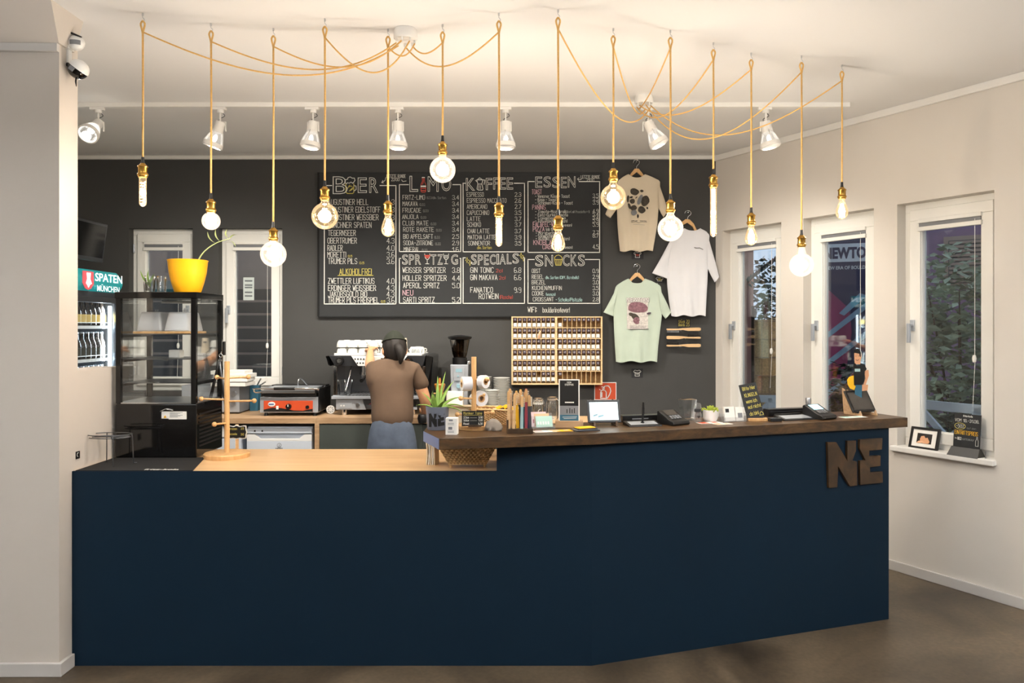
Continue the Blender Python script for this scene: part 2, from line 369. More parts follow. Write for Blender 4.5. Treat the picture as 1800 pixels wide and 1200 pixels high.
# cove and lintel strip over the pillar, ceiling bead, baseboards
m = MB(); m.hexa([(-6, YP-.018, 2.80), (XL+.0, YP-.018, 2.765), (XL+.0, YP, 2.765), (-6, YP, 2.80)], [(-6, YP-.018, 2.835), (XL+.0, YP-.018, 2.80), (XL+.0, YP, 2.80), (-6, YP, 2.835)]); struct(m.build('trim_1', 'base_grey'))
m = MB(); m.hexa([(-6, YP-.02, 2.84), (XL+.01, YP-.02, 2.80), (XL+.01, YP+.1, 2.80), (-6, YP+.1, 2.84)], [(-6, YP-.14, CEIL), (XL+.05, YP-.14, CEIL), (XL+.05, YP+.1, CEIL), (-6, YP+.1, CEIL)]); struct(m.build('trim_2', 'pillar_paint'))
m = MB(); m.box(XLR, XC-.01, YB-.022, YB, CEIL-.03, CEIL); struct(m.build('trim_3', 'trim_white', bevel=.004))
m = MB(); m.box(.0, 9.3, -.022, 0, CEIL-.045, CEIL); o = m.build('trim_4', 'trim_white', bevel=.004); o.location = (XC, YB, 0); o.rotation_euler = (0, 0, RW_A); struct(o)
m = MB(); m.box(.02, 9.3, -.016, 0, .0, .062); o = m.build('baseboard_right', 'base_grey', bevel=.003); o.location = (XC, YB, 0); o.rotation_euler = (0, 0, RW_A); struct(o)
m = MB(); m.plan([(-6, YP-.018), (XL+.018, YP-.018), (XL+.018, YP+.088), (XL, YP+.088), (XL, YP), (-6, YP)], 0, .06); struct(m.build('baseboard_left', 'base_grey', bevel=.003))

# windows: local x along the wall, y outwards, z up
def window(name, w_, z0, z1, loc, rz, handle='l', d=.09, sill=False, blind=True, mt='pvc'):
    e = bpy.data.objects.new(name, None); C.objects.link(e); e.location = loc; e.rotation_euler = (0, 0, rz); struct(e)
    def ring(a, b, y0, y1, mb):
        mb.box(w_-b, w_-a, y0, y1, z0+b, z1-b); mb.box(a, b, y0, y1, z0+b, z1-b); mb.box(a, w_-a, y0, y1, z0+a, z0+b); mb.box(a, w_-a, y0, y1, z1-b, z1-a)
    f = MB(); ring(.0, .052, d, d+.07, f); f.build('window_frame', mt, e, .003)
    f = MB(); ring(.04, .108, d-.018, d+.05, f); ring(.104, .112, d-.004, d+.03, f); sash = f.build('sash', mt, e, .004)
    g = MB(); g.box(.108, w_-.108, d+.022, d+.03, z0+.108, z1-.108); g.build('pane', 'pane', e)
    hx = .062 if handle == 'l' else w_-.062; zh = (z0+z1)/2+.0
    g = MB(); g.box(hx-.014, hx+.014, d-.03, d-.018, zh-.035, zh+.035); g.cyl((hx, d-.03, zh), (hx, d-.055, zh), .009)
    g.box(hx-.012, hx+.008, d-.07, d-.05, zh-.11, zh+.012); g.build('window_handle', 'silver_paint', e, .003)
    if blind:
        g = MB(); g.box(.1, w_-.1, d-.034, d-.004, z1-.128, z1-.104, 0); g.box(.104, w_-.104, d-.026, d-.008, z1-.152, z1-.128, 1)
        g.box(.098, w_-.098, d-.036, d-.008, z1-.178, z1-.152, 0); g.build('roller_blind', ['pvc', 'mid_grey'], e, .002)
        xc = w_-.135
        g = MB(); g.cyl((xc, d-.03, z1-.14), (xc, d-.03, z1-.95), .0016, n=6); g.cyl((xc, d-.028, z1-.98), (xc-.006, d-.04, z1-1.24), .0014, n=6)
        g.lathe([(0, -.045), (.009, -.04), (.012, -.02), (.008, 0), (0, .002)], (xc, d-.035, z1-.94), 12); g.build('blind_cord', 'pvc', e)
    for zz in (z0+.2, z1-.14):
        pass
    hg = MB()
    xx = w_-.012 if handle == 'l' else .012
    for zz in (z0+.16, z1-.16): hg.cyl((xx, d-.014, zz-.035), (xx, d-.014, zz+.035), .008, n=10)
    hg.build('hinge', 'silver_paint', e)
    if sill:
        g = MB(); g.box(-.03, w_+.012, -.035, d+.055, z0-.03, z0+.004); g.build('window_sill', 'trim_white', e, .006)
    return e
for i, (a, b, c, d) in enumerate(BW): window('window_%d' % (i+1), b-a, c, d, (a, YB, 0), 0, 'l' if i else 'r', d=.07)
for i, (a, b, c, d) in enumerate(RWH):
    window('window_%d' % (i+3), b-a, c, d, rw(a, 0), RW_A, 'l', d=.085, sill=True)

# ------------------------------------------------------------------ outside
m = MB(); m.box(-14, 26, 6.4, 30, -.3, -.15); struct(m.build('ground_outside', 'ext_ground'))
m = MB(); m.plan([(2.4, 5.6), (7.2, -2.2), (20, -2.2), (20, 6.4), (2.4, 6.4)], -.3, -.16); struct(m.build('ground_yard', 'ext_ground'))
m = MB(); m.box(-8, .6, 9.2, 9.4, -.2, 4.2); struct(m.build('wall_neighbour', 'ext_beige'))
o = thing('slat_fence', 'dark horizontal slat fence outside the two dark-wall windows', 'fence', (-3.3, 7.6, -.15))
for i in range(15):
    m = MB(); m.box(-.9, 2.6, 0, .03, .08+i*.135, .19+i*.135); m.build('slat', 'ext_fence', o)
for x in (-.85, .9, 2.55):
    m = MB(); m.box(x-.04, x+.04, .03, .09, .0, 2.15); m.build('post', 'ext_fence', o)
o = thing('notice_sheet', 'white notice sheet with grey lines stuck to the glass of the second window', 'notice', ((438-900)/211., YB+.103, 1.765))
m = MB(); m.box(-.045, .045, 0, .003, 0, .19); m.build('paper', 'white_paper', o)
m = MB()
for z in (.155, .12, .1, .06, .03): m.box(-.032, .03, -.001, 0, z, z+.012)
m.build('printed_lines', 'mid_grey', o)
# yard seen through the right-hand windows
m = MB(); m.box(0, 10, 0, .3, -.2, 6); o = m.build('building_outside', 'ext_mauve'); o.location = (4.0, 9.6, 0); o.rotation_euler = (0, 0, R(-38)); tag(o, 'mauve rendered building beyond the yard', 'building')
w5 = MB(); w5.box(1.4, 2.0, -.03, .02, 2.0, 2.6, 0); w5.box(1.45, 1.95, -.035, -.03, 2.05, 2.55, 1)
for i in range(10): w5.box(1.46, 1.94, -.05, -.035, 2.06+i*.05, 2.09+i*.05, 0)
x = w5.build('shuttered_window', ['ext_beige', 'dark_grey'], o)
m = MB(); m.box(-.1, .1, 0, .1, -.2, 4.6); o = m.build('pink_facade_pier', 'ext_pink'); o.location = (2.3, 7.35, 0); tag(o, 'tall pink facade pier outside the corner window', 'pier')
def bush(name, label, loc, rx, ry, z0, z1, n, mt, size=.05, seed=1, trunk=True, cat='bush', group=None):
    rnd = random.Random(seed); e = thing(name, label, cat, loc, 0, group)
    m = MB(); cz = (z0+z1)/2; hz = (z1-z0)/2
    for i in range(n):
        while True:
            p = Vector((rnd.uniform(-1, 1), rnd.uniform(-1, 1), rnd.uniform(-1, 1)))
            if .25 < p.length < 1.0: break
        p *= 1+.18*math.sin(p.x*9+seed)*math.cos(p.z*8+seed*2)
        c = Vector((p.x*rx, p.y*ry, cz+p.z*hz))
        M = Matrix.Translation(c) @ Matrix.Rotation(rnd.uniform(0, 6.28), 4, 'Z') @ Matrix.Rotation(rnd.uniform(-1.2, 1.2), 4, 'X') @ Matrix.Rotation(rnd.uniform(-.6, .6), 4, 'Y')
        L_ = size*rnd.uniform(.7, 1.4)
        m.add([(0, 0, 0), (L_*.45, L_*.25, L_*.08), (L_, 0, L_*.05), (L_*.45, -L_*.25, L_*.08)], [(0, 1, 2, 3)], 0, False, M)
    m.build('foliage', mt, e, norm=False)
    t = MB()
    for i in range(7):
        a = rnd.uniform(0, 6.28); q = Vector((math.cos(a)*rx*.6, math.sin(a)*ry*.6, cz+hz*rnd.uniform(.2, .8)))
        t.tube(smooth_pts([(0, 0, 0), (q.x*.3, q.y*.3, cz*.7), q], 4), [.018*(1-.8*j/8) for j in range(9)], 6)
    t.build('stems', 'bark', e); return e
bush('leafy_bush', 'pale leafy bush filling the view of the rightmost window', (3.5, 5.75, -.16), .6, .45, .5, 2.3, 3200, 'ext_foliage', .085, 3, group=None)
bush('leafy_bush', 'low dark bush under the pale bush outside the rightmost window', (3.3, 5.25, -.16), .4, .2, .2, 1.15, 900, 'ext_foliage_dark', .08, 4)
bush('leafy_bush', 'dark hedge seen low in the middle right-hand window', (2.72, 5.98, -.16), .3, .25, .1, 1.45, 1200, 'ext_foliage_dark', .07, 5)
bush('garden_tree', 'bare-looking dark tree against the sky in the corner window', (3.35, 10.2, -.16), .7, .7, .9, 2.6, 1500, 'ext_foliage_dark', .1, 6, cat='tree')
bush('leafy_bush', 'dark shrub low behind the wicker screen in the corner window', (2.66, 7.85, -.16), .3, .3, .1, 1.3, 900, 'ext_foliage_dark', .07, 8)
# hanging twig with leaves at the top of the corner window
o = thing('leafy_twig', 'dark hanging twig with leaves at the top of the corner window', 'twig', (2.44, 7.33, 2.2))
m = MB(); m.tube(smooth_pts([(-.1, 0, -.22), (.0, 0, -.1), (.16, 0, .02), (.32, 0, .1)]), .005, 6); m.build('stem', 'bark', o)
m = MB()
for i in range(16):
    t = i/15; c = (-.1+.4*t, 0, -.22+.3*t); a = random.uniform(-.6, .6)
    m.add([c, (c[0]+.02, 0, c[2]+.028+a*.01), (c[0]+.006, .01, c[2]+.07), (c[0]-.02, 0, c[2]+.03)], [(0,1,2,3)]); m.add([c, (c[0]+.03, 0, c[2]-.018), (c[0]+.05, .01, c[2]-.05), (c[0]+.005, 0, c[2]-.03)], [(0,1,2,3)])
m.build('leaves', 'ext_foliage_dark', o, norm=False)
# wicker garden screen outside the corner window
o = thing('wicker_screen', 'yellow-brown wicker garden screen outside the corner window', 'screen', (2.28, 6.95, -.16), R(-20))
m = MB(); m.box(0, .2, 0, .03, .9, 1.77, 0)
for i in range(6): m.box(-.005, .205, -.012, 0, .9+i*.17, .912+i*.17, 1)
for i in range(4): m.box(-.005+i*.065, .004+i*.065, -.014, 0, .9, 1.77, 1)
m.build('woven_panel', ['wicker', 'oak_light'], o)
m = MB(); m.box(-.03, 0, 0, .03, 0, 1.9); m.box(.2, .23, 0, .03, 0, 1.9); m.build('post', 'bark', o)
# white lattice bench
def bench(loc, rz, label):
    o = thing('garden_bench', label, 'bench', loc, rz, None)
    m = MB(); m.box(-.62, .62, 0, .035, .86, .92); m.box(-.62, .62, 0, .035, .42, .47)
    for x in (-.62, -.2, .2, .58): m.box(x, x+.045, 0, .035, .44, .9)
    for a, b in ((-.6, -.18), (-.18, .22), (.22, .6)):
        for s in (0, 1):
            p, q = ((a, .47), (b, .87)) if s else ((a, .87), (b, .47)); d = Vector((q[0]-p[0], q[1]-p[1])).normalized()*.02; n = Vector((-d.y, d.x))
            m.poly([(p[0]+n.x, p[1]+n.y), (p[0]-n.x, p[1]-n.y), (q[0]-n.x, q[1]-n.y), (q[0]+n.x, q[1]+n.y)], .005, .03)
    m.build('backrest', 'ext_white', o)
    m = MB()
    for i in range(5): m.box(-.62, .62, -.46+i*.09, -.4+i*.09, .4, .43)
    m.build('seat', 'ext_white', o)
    for x in (-.6, .55):
        for y in (-.45, 0): m = MB(); m.box(x, x+.05, y, y+.05, 0, .62 if y < 0 else .9); m.build('leg', 'ext_white', o)
    return o
bench((2.95, 4.95, .12), RW_A+math.pi, 'white lattice-back garden bench outside the rightmost window')
bench((2.5, 6.5, .02), R(172), 'white garden bench low outside the corner window')
# climbing-hall banner outside the middle right-hand window
o = thing('hanging_banner', 'navy banner with big white NEWTON strip outside the middle window', 'banner', (2.62, 6.42, 0.3), R(-22))
m = MB(); m.box(-.1, .86, 0, .01, 0, 2.4); m.build('cloth', 'banner_navy', o)
m = MB(); m.box(-.1, .86, -.003, 0, 1.80, 1.955, 0); font(m, 'NEWTON', .078, 1.826, .10, .40, -.004, 1, bold=.05); m.build('title_strip', ['banner_white', 'banner_navy'], o)
m = MB(); font(m, 'NEW ERA OF BOULDERING', .09, 1.735, .03, .41, -.003, 0, bold=.02); m.build('subtitle', 'banner_white', o)
for z in (.62, .88, 1.12, 1.36):
    m = MB(); m.poly([(.02, z), (.02, z-.05), (.5, z+.35), (.5, z+.41)] if z < 1.3 else [(.2, z), (.24, z-.02), (.42, z+.15), (.36, z+.17)], -.007, -.004); m.build('stripe', 'banner_blue', o)
m = MB(); m.poly([(-.1, .5), (.12, .62), (.26, .9), (.3, 1.2), (.28, 1.4), (.2, 1.48), (.08, 1.6), (-.1, 1.62)], -.0035, -.0005); m.build('plum_shape', 'magenta', o)

# ------------------------------------------------------------------ added fill panels, and the spotlights the room has
def fill_panel(x, y, label):  # unseen fill panel, added to brighten the room and its ceiling
    o = thing('added_fill_panel', label, 'fill light', (x, y, 2.5))
    m = MB(); m.box(-.62, .62, -.32, .32, -.05, 0); m.build('housing', 'trim_white', o, .004)
    m = MB(); m.box(-.58, .58, -.28, .28, -.055, -.05); m.build('diffuser', 'panel', o)
    lamp('fill_light', 'AREA', FILL_W, (0, 0, -.06), o, (1, .96, .92), shape='RECTANGLE', size=1.14, size_y=.54)
    lamp('fill_uplight', 'AREA', FILL_W*6.2, (0, 0, .01), o, (.95, .98, 1), shape='RECTANGLE', size=1.14, size_y=.54).rotation_euler = (R(180), 0, 0)
    for sx in (-.5, .5): m = MB(); m.cyl((sx, 0, 0), (sx, 0, CEIL-2.5), .002, n=6); m.build('suspension_wire', 'steel', o)
fill_panel(-2.6, .6, 'added white fill panel, out of view on the left'); fill_panel(.6, .2, 'added white fill panel, out of view in the middle'); fill_panel(3.0, .9, 'added white fill panel, out of view near the right wall')
# spotlight rail
o = thing('spotlight_rail', 'white spotlight rail running across the ceiling', 'light rail', (0, F/282, CEIL))
m = MB(); m.box(-3.5, 2.1, -.018, .018, -.028, 0); m.build('rail', 'trim_white', o, .002)
SP = [(178, 0, 14, 1), (391, 20, 0, 0), (553, 6, -6, 0), (701, 0, -4, 0), (889, 0, -4, 0), (1138, -26, -8, 0), (1343, -10, -6, 0)]
names = ['leftmost white track spotlight, its lamp shining at the viewer', 'white track spotlight second from the left, beside the second cord', 'white track spotlight left of the fourth cord', 'white track spotlight behind the fifth cord', 'white track spotlight beside the seventh cord', 'white track spotlight tilted left under the right-hand cord cluster', 'rightmost white track spotlight by the right wall']
for (px, ry, rx, hot), lb in zip(SP, names):
    s = 280.; o = thing('track_spotlight', lb, 'spotlight', ((px-900)/s, F/282, CEIL-.028), 0, 'spotlights on the ceiling rail')
    m = MB(); m.box(-.05, .035, -.014, .014, -.016, 0); m.cyl((0, 0, -.016), (0, 0, -.035), .02, n=16); m.build('adapter', 'trim_white', o, .002)
    m = MB(); m.box(-.004, .004, -.006, .006, -.09, -.03); m.box(-.035, .035, -.004, .004, -.095, -.088); m.box(-.037, -.031, -.005, .005, -.15, -.09); m.box(.031, .037, -.005, .005, -.15, -.09); m.build('bracket', 'trim_white', o, .001)
    m = MB(); m.tube(smooth_pts([(.008, .01, -.03), (.022, .012, -.05), (-.012, .014, -.07), (.0, .012, -.1)]), .0022, 6); m.build('cable', 'dark_grey', o)
    h = bpy.data.objects.new('head', None)
    M = Matrix.Translation((0, 0, -.1)) @ Matrix.Rotation(R(ry), 4, 'Y') @ Matrix.Rotation(R(rx if not hot else -50), 4, 'X')
    m = MB(); m.lathe([(0, .012), (.03, .01), (.033, -.055), (.028, -.062), (0, -.062)], (0, 0, 0), 20, 0, M)
    body = m.build('lamp_holder', 'trim_white', o)
    m = MB(); m.lathe([(.03, -.055), (.044, -.085), (.055, -.115), (.058, -.13)], (0, 0, 0), 24, 0, M); m.build('glass_reflector', 'spot_glass', o)
    m = MB(); m.lathe([(.054, -.128), (.06, -.126), (.062, -.152), (.054, -.154), (.054, -.128)], (0, 0, 0), 28, 0, M); m.build('ring', 'trim_white', o)
    for i in range(3):
        m = MB(); a = i*2.094+.4; m.tube([Vector((.032*math.cos(a), .032*math.sin(a), -.05)), Vector((.058*math.cos(a), .058*math.sin(a), -.13))], .003, 6, M=M); m.build('strut', 'trim_white', o)
    m = MB(); m.ell((0, 0, -.098), (.02 if hot else .014, .02 if hot else .014, .025), 0, 14, 8, M); m.build('lamp_bulb', 'spot_hot' if hot else 'spot_off', o)
    l = lamp('spot_light', 'SPOT', SPOT_W*(.6 if hot else (.3 if px > 1300 else (.6 if px > 1000 else 1))), (0, 0, 0), o, (1, .93, .82), spot_size=R(115), spot_blend=1.0, shadow_soft_size=.03)
    l.matrix_local = M @ Matrix.Translation((0, 0, -.16)) @ Matrix.Rotation(R(34 if not hot else 0), 4, 'X')
# ------------------------------------------------------------------ pendant lamps
PEND = [  # hook px, hook py, socket top py, kind, bulb bottom py, cluster, sag, label
 (251, 23, 288, 'spiral', 363, 0, .16, 'leftmost pendant lamp, short tube bulb with a spiral filament'),
 (371, 41, 351, 'small', 404, 0, .125, 'pendant lamp with the smallest round bulb, glowing white above the yellow pot'),
 (480.5, 50, 401, 'milky', 469, 0, .11, 'pendant lamp with a milky globe in front of the second dark-wall window'),
 (571, 33, 329, 'amber', 403, 0, .15, 'pendant lamp with an amber globe at the left edge of the menu board'),
 (682, 51, 354, 'pear', 416, 0, .05, 'pendant lamp with a pear-shaped bulb beside the BIER column'),
 (778, 43, 250, 'milky', 321, 0, .04, 'highest hanging pendant lamp, milky globe above the LIMO heading'),
 (877, 23, 357, 'tube', 433, 0, .115, 'pendant lamp with a short bright tube bulb over the KOFFEE column'),
 (981, 17, 380, 'pear', 442, 1, .2, 'pendant lamp with a pear-shaped bulb over the ESSEN column'),
 (1078, 50, 297, 'amber', 369, 1, .12, 'pendant lamp with an amber globe in front of the cream T-shirt'),
 (1178.5, 53, 352, 'milky2', 424, 1, .03, 'pendant lamp with a big bright globe between the cream and white T-shirts'),
 (1254, 75, 308, 'long', 416, 1, .14, 'pendant lamp with the longest tube bulb at the right end of the dark wall'),
 (1320.5, 93, 375, 'pear', 431, 1, .12, 'pendant lamp with a pear-shaped bulb in front of the corner window'),
 (1409, 98, 414, 'milky', 486, 1, .26, 'lowest hanging pendant lamp, milky globe in front of the right wall'),
 (1480, 114, 330, 'pear', 385, 1, .22, 'rightmost pendant lamp, pear-shaped bulb'),
]
CAN = [W(713, 66, 374.5), W(1132, 168, 291)]
CAN = [Vector((c.x, c.y, CEIL)) for c in CAN]
for c, lb, col in zip(CAN, ('round white ceiling canopy gathering the left seven cords', 'round white ceiling canopy gathering the right seven cords'), 'ab'):
    o = thing('ceiling_canopy', lb, 'ceiling canopy', c)
    m = MB(); m.lathe([(0, 0), (.052, 0), (.056, -.012), (.056, -.04), (.05, -.048), (0, -.048)], n=32); m.build('cup', 'trim_white', o)
    m = MB()
    for i in range(7):
        a = 2*math.pi*i/7; m.cyl((.043*math.cos(a), .043*math.sin(a), -.046), (.043*math.cos(a), .043*math.sin(a), -.066), .005, n=8)
    m.build('cord_grips', 'pvc', o)
hot = {'small': 1.2, 'milky2': 1.1}
cnt = [0, 0]
for (px, py, sy, kind, by, cl, sag, lb) in PEND:
    s = sc_at(py, CEIL); s = (HZ-py)/(CEIL-H); P = Vector(((px-900)/s, F/s, CEIL))
    o = thing('pendant_lamp', lb, 'pendant lamp', P, 0, 'pendant lamps hung over the counter')
    zs = H-(sy-HZ)/s-CEIL; zb = H-(by-HZ)/s-CEIL          # local heights of socket top and bulb tip
    m = MB(); m.cyl((0, 0, 0), (0, 0, -.012), .004, n=8); m.tube(smooth_pts([(0, 0, -.012), (.0, 0, -.02), (.007, 0, -.028), (.004, 0, -.037), (-.004, 0, -.034)], 4), .0014, 6); m.build('ceiling_hook', 'steel', o)
    m = MB(); zt = -.034
    m.tube(smooth_pts([(.0, 0, zt), (.009, 0, zt-.015), (.003, 0, zt-.042), (0, 0, zt-.06)], 4), .0042, 7)
    m.tube(smooth_pts([(.0, 0, zt), (-.009, 0, zt-.015), (-.003, 0, zt-.042), (0, 0, zt-.06)], 4), .0042, 7)
    m.tube([(0, 0, zt-.055), (.001, 0, zt-.3), (0, 0, zs+.03)], .0045, 8); m.build('drop_cord', 'cord_gold', o)
    a = 2*math.pi*(cnt[cl]+.0)/7+(2.6 if cl == 0 else .3); cnt[cl] += 1
    E_ = CAN[cl]+Vector((.043*math.cos(a), .043*math.sin(a), -.066))-P; A_ = Vector((0, 0, zt-.05)); m = MB(); pts = []
    for i in range(29):
        t = i/28; q = A_.lerp(E_, t); q.z -= sag*4*t*(1-t)*(1+.5*(t-.5)); pts.append(q)
    m.tube(pts, .0036, 7); m.build('swag_cord', 'cord_gold', o)
    m = MB(); m.lathe([(.0, .03), (.006, .03), (.007, .012), (.009, .0), (0, 0)], (0, 0, zs), 14); m.build('cord_grip', 'black', o)
    m = MB(); m.lathe([(0, .004), (.01, .002), (.014, -.004), (.021, -.009), (.0225, -.013), (.019, -.018), (.019, -.04), (.0225, -.044), (.0235, -.05), (.020, -.054), (.019, -.06), (0, -.06)], (0, 0, zs), 24); m.build('lamp_socket', 'brass', o)
    z0 = zs-.058; L_ = z0-zb
    if kind in ('milky', 'amber', 'milky2', 'small'):
        r = (.0595 if kind != 'small' else .041); c = zb+r; pr = [(.016, z0), (.017, z0-.01)]
        th0 = math.asin(min(.99, .024/r)); nn = 14
        pr += [(r*math.sin(th0+(math.pi-th0)*i/nn), c+r*math.cos(th0+(math.pi-th0)*i/nn)) for i in range(nn+1)]
        pr[-1] = (0, zb)
        fc, fl_ = c, r*.75
    elif kind == 'pear':
        r = .031; pr = [(.014, z0), (.015, z0-.02*L_/.12)]+[(.0155+(r-.0155)*math.sin(.5*math.pi*t)**1.3, z0-.012-(L_*.6)*t) for t in [i/7 for i in range(1, 8)]]
        zz = pr[-1][1]; pr += [(r*math.cos(t*math.pi/2), zz-(zz-zb)*math.sin(t*math.pi/2)) for t in (.2, .4, .6, .75, .88)]+[(0, zb)]; fc, fl_ = (z0+zb)/2-.01, L_*.33
    else:
        r = {'spiral': .0155, 'tube': .015, 'long': .0155}[kind]; pr = [(.013, z0), (r, z0-.006), (r, zb+r)]+[(r*math.cos(t), zb+r-r*math.sin(t)) for t in (.4, .8, 1.2)]+[(0, zb)]; fc, fl_ = (z0+zb)/2, L_*.4
    m = MB(); m.lathe(pr, n=32); m.build('glass_bulb', 'bulb_milky' if kind in ('milky', 'milky2', 'small') else 'bulb_amber', o)
    m = MB(); hm = 'filament_hot' if kind in ('small', 'milky2', 'tube', 'long') else 'filament'
    if kind == 'spiral':
        m.tube([(.010*math.cos(i*.75), .010*math.sin(i*.75), z0-.02-i*(L_-.03)/66) for i in range(66)], .0012, 5)
    elif kind in ('tube', 'long'):
        for k_ in range(4): a = k_*1.57; m.tube([(.006*math.cos(a), .006*math.sin(a), z0-.01), (.006*math.cos(a), .006*math.sin(a), zb+.016)], .0022, 6)
    elif kind == 'pear':
        for k_ in range(6): a = k_*1.047; m.tube([(.008*math.cos(a), .008*math.sin(a), fc+fl_), (.014*math.cos(a+.4), .014*math.sin(a+.4), fc-fl_)], .0011, 5)
    else:
        rr = .010 if kind in ('amber', 'milky') else .02
        for k_ in range(8): a = k_*.785; m.tube([(rr*math.cos(a), rr*math.sin(a), fc+fl_*.8), (rr*math.cos(a+.3), rr*math.sin(a+.3), fc-fl_*.5)], .0014, 5)
    m.build('filament', hm, o)
    if kind != 'spiral':
        m = MB(); m.cyl((0, 0, z0), (0, 0, max(fc-.01, z0-.03)), .0025, n=6); m.build('glass_stem', 'clear', o)
    lamp('bulb_light', 'POINT', BULB_W*hot.get(kind, .9), (0, 0, fc), o, WARM, shadow_soft_size=.02 if kind not in ('small', 'milky', 'milky2', 'amber') else .035)

# ------------------------------------------------------------------ counter
ZL, ZB, ZK = .887, 1.064, .883
YF = F/385
BEND = Vector((.364, YF)); BD = Vector((.949, .3126)).normalized(); ENDX = 1.994
BE = Vector((1.994, 3.914)); perp = Vector((-BD.y, BD.x))
o = thing('counter', 'long navy-blue front counter with a low left part and a tall angled right part', 'counter', (0, YF, 0))
m = MB(); m.box(-2.009, -.07, 0, .012, 0, ZL+.0005); m.box(-.07, BEND.x, 0, .02, 0, 1.014); o1 = m.build('front_panel', 'navy', o)
def loc2(v): return (v.x, v.y-YF)
m = MB(); a, b = BEND, BE; m.plan([loc2(a), loc2(b), loc2(b+perp*.3), loc2(b+perp*.3-BD*.03), loc2(b+perp*.03-BD*.03), loc2(a+perp*.03)], 0, 1.014); part_label(m.build('front_panel', 'navy', o), 'angled right-hand panel')
m = MB(); m.box(-.07, -.05, .02, .42, ZL, 1.014); part_label(m.build('side_panel', 'oak_light', o), 'pale panel end under the bar top')
m = MB(); m.box(-2.0, -1.96, .03, .6, 0, ZL-.025); m.box(.3, .34, .03, .6, 0, ZL-.025); m.build('carcass_side', 'oak_light', o)
m = MB(); m.plan([(-2.009, .0125), (-.071, .0125), (-.071, .021), (.34, .021), (.34, F/325.8-YF), (-2.009, F/325.8-YF)], ZL-.022, ZL); o2 = m.build('low_worktop', 'birch', o, .001)
m = MB(); A = Vector((-.315, 3.202)); B = Vector((.37, 3.345)); Cc = Vector((2.103, 3.93)); D = Cc+perp*.34-BD*.0; E2 = B+perp*.36; G2 = Vector((-.409, 3.434))
m.plan([(A.x, A.y), (B.x, B.y), (Cc.x, Cc.y), (D.x, D.y), (E2.x, E2.y+.02), (-.41, 3.58), (G2.x, G2.y)], 1.014, ZB)
o = m.build('bar_top', 'walnut', None, .002); tag(o, 'thick dark walnut bar top along the raised right counter', 'bar top')
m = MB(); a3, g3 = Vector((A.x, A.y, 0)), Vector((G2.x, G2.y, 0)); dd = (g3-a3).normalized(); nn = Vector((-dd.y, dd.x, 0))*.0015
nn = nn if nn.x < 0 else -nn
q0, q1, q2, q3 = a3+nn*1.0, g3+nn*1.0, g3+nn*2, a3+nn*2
m.hexa([v+Vector((0, 0, 1.016)) for v in (q0, q1, q2, q3)], [v+Vector((0, 0, ZB-.002)) for v in (q0, q1, q2, q3)]); part_label(m.build('end_sheet', 'blue_grey', o), 'thin blue-grey sheet on the left end')  # thin blue-grey sheet over the left end of the bar top
# NE logo
def fr_u(px): k = (px-900)/F; return (k*BEND.y-BEND.x)/(BD.x-k*BD.y)
def fr(px, py):
    u = fr_u(px); Y = BEND.y+BD.y*u; return (u, H-(py-HZ)*Y/F)
rzF = math.atan2(BD.y, BD.x)
o = thing('logo_sign', 'dark wooden NE logo letters on the right end of the navy counter', 'sign', (BEND.x, BEND.y, 0), rzF)
Nn = [(268,312),(395,310),(563,592),(563,292),(690,285),(690,440),(636,590),(706,600),(710,960),(600,970),(425,670),(410,985),(285,995)]
Ee = [(752,270),(1090,250),(1080,420),(890,435),(890,520),(1060,510),(1060,665),(900,685),(905,765),(1090,750),(1095,915),(757,950),(752,590),(835,582),(748,405)]
for P_ in (Nn, Ee):
    m = MB(); m.poly([fr(1420+x/8.57, 740+y/8.57) for x, y in P_], -.016, -.001); m.build('letter', 'walnut_dark', o)
# back kitchen line
YK = 5.35
o = thing('back_counter', 'oak back counter run under the espresso machine', 'back counter', (0, YK, 0))
m = MB(); m.box((556-900)/243, .05, 0, YB-YK-.005, ZK-.038, ZK+.004); m.build('worktop', 'oak_light', o, .001)
m = MB(); m.box((390-900)/243-.9, (556-900)/243-.001, 0.0, YB-YK-.005, ZK-.038, ZK); part_label(m.build('worktop', 'oak_light', o, .001), 'left worktop section over the fridges')
m = MB(); m.box((553-900)/243, (561-900)/243, .0, .6, 0, ZK-.038); m.box(-.0, .03, .0, .6, 0, ZK-.038); m.build('end_panel', 'oak_light', o, .001)
for a, b in ((561.5, 651), (652.5, 742)):
    m = MB(); m.box((a-900)/243, (b-900)/243, .006, .026, .08, ZK-.045); d = m.build('door', 'slate_green', o, .001)
m = MB(); m.box(-1.39, .0, .03, .6, .08, ZK-.05); m.build('carcass', 'slate_green', o)
m = MB(); m.box(-1.39, .0, .08, .1, .0, .08); m.build('plinth', 'black_matt', o)
o = thing('undercounter_fridge', 'white under-counter fridge with a handle recess below the oak worktop', 'fridge', ((492-900)/241, YK+.03, 0))
k = 1/241.
m = MB(k); m.box(-57, 57, 6, 130, 4, 197); m.build('body', 'appliance', o, .004)
m = MB(k); m.box(-57, 57, 0, 6, 4, 172, 0); m.poly([(-57, 172), (57, 172), (57, 184), (44, 184), (34, 176), (-34, 176), (-44, 184), (-57, 184)], 0, 6, 1); d = m.build('door', ['appliance', 'white_plastic'], o, .002)
m = MB(k); m.cyl((0, 0, 165), (0, -.6, 165), 3.6, n=24); m.cyl((0, -.6, 165), (0, -.9, 165), 3.0, n=24, m=1); m.box(-.35, .35, -1.1, -.9, 163.5, 166.5, 0); font(m, 'INDESIT', 0, 158, 2.4, 13, -.3, 0, bold=.02, align='c'); m.build('badge', ['dark_grey', 'appliance'], d)
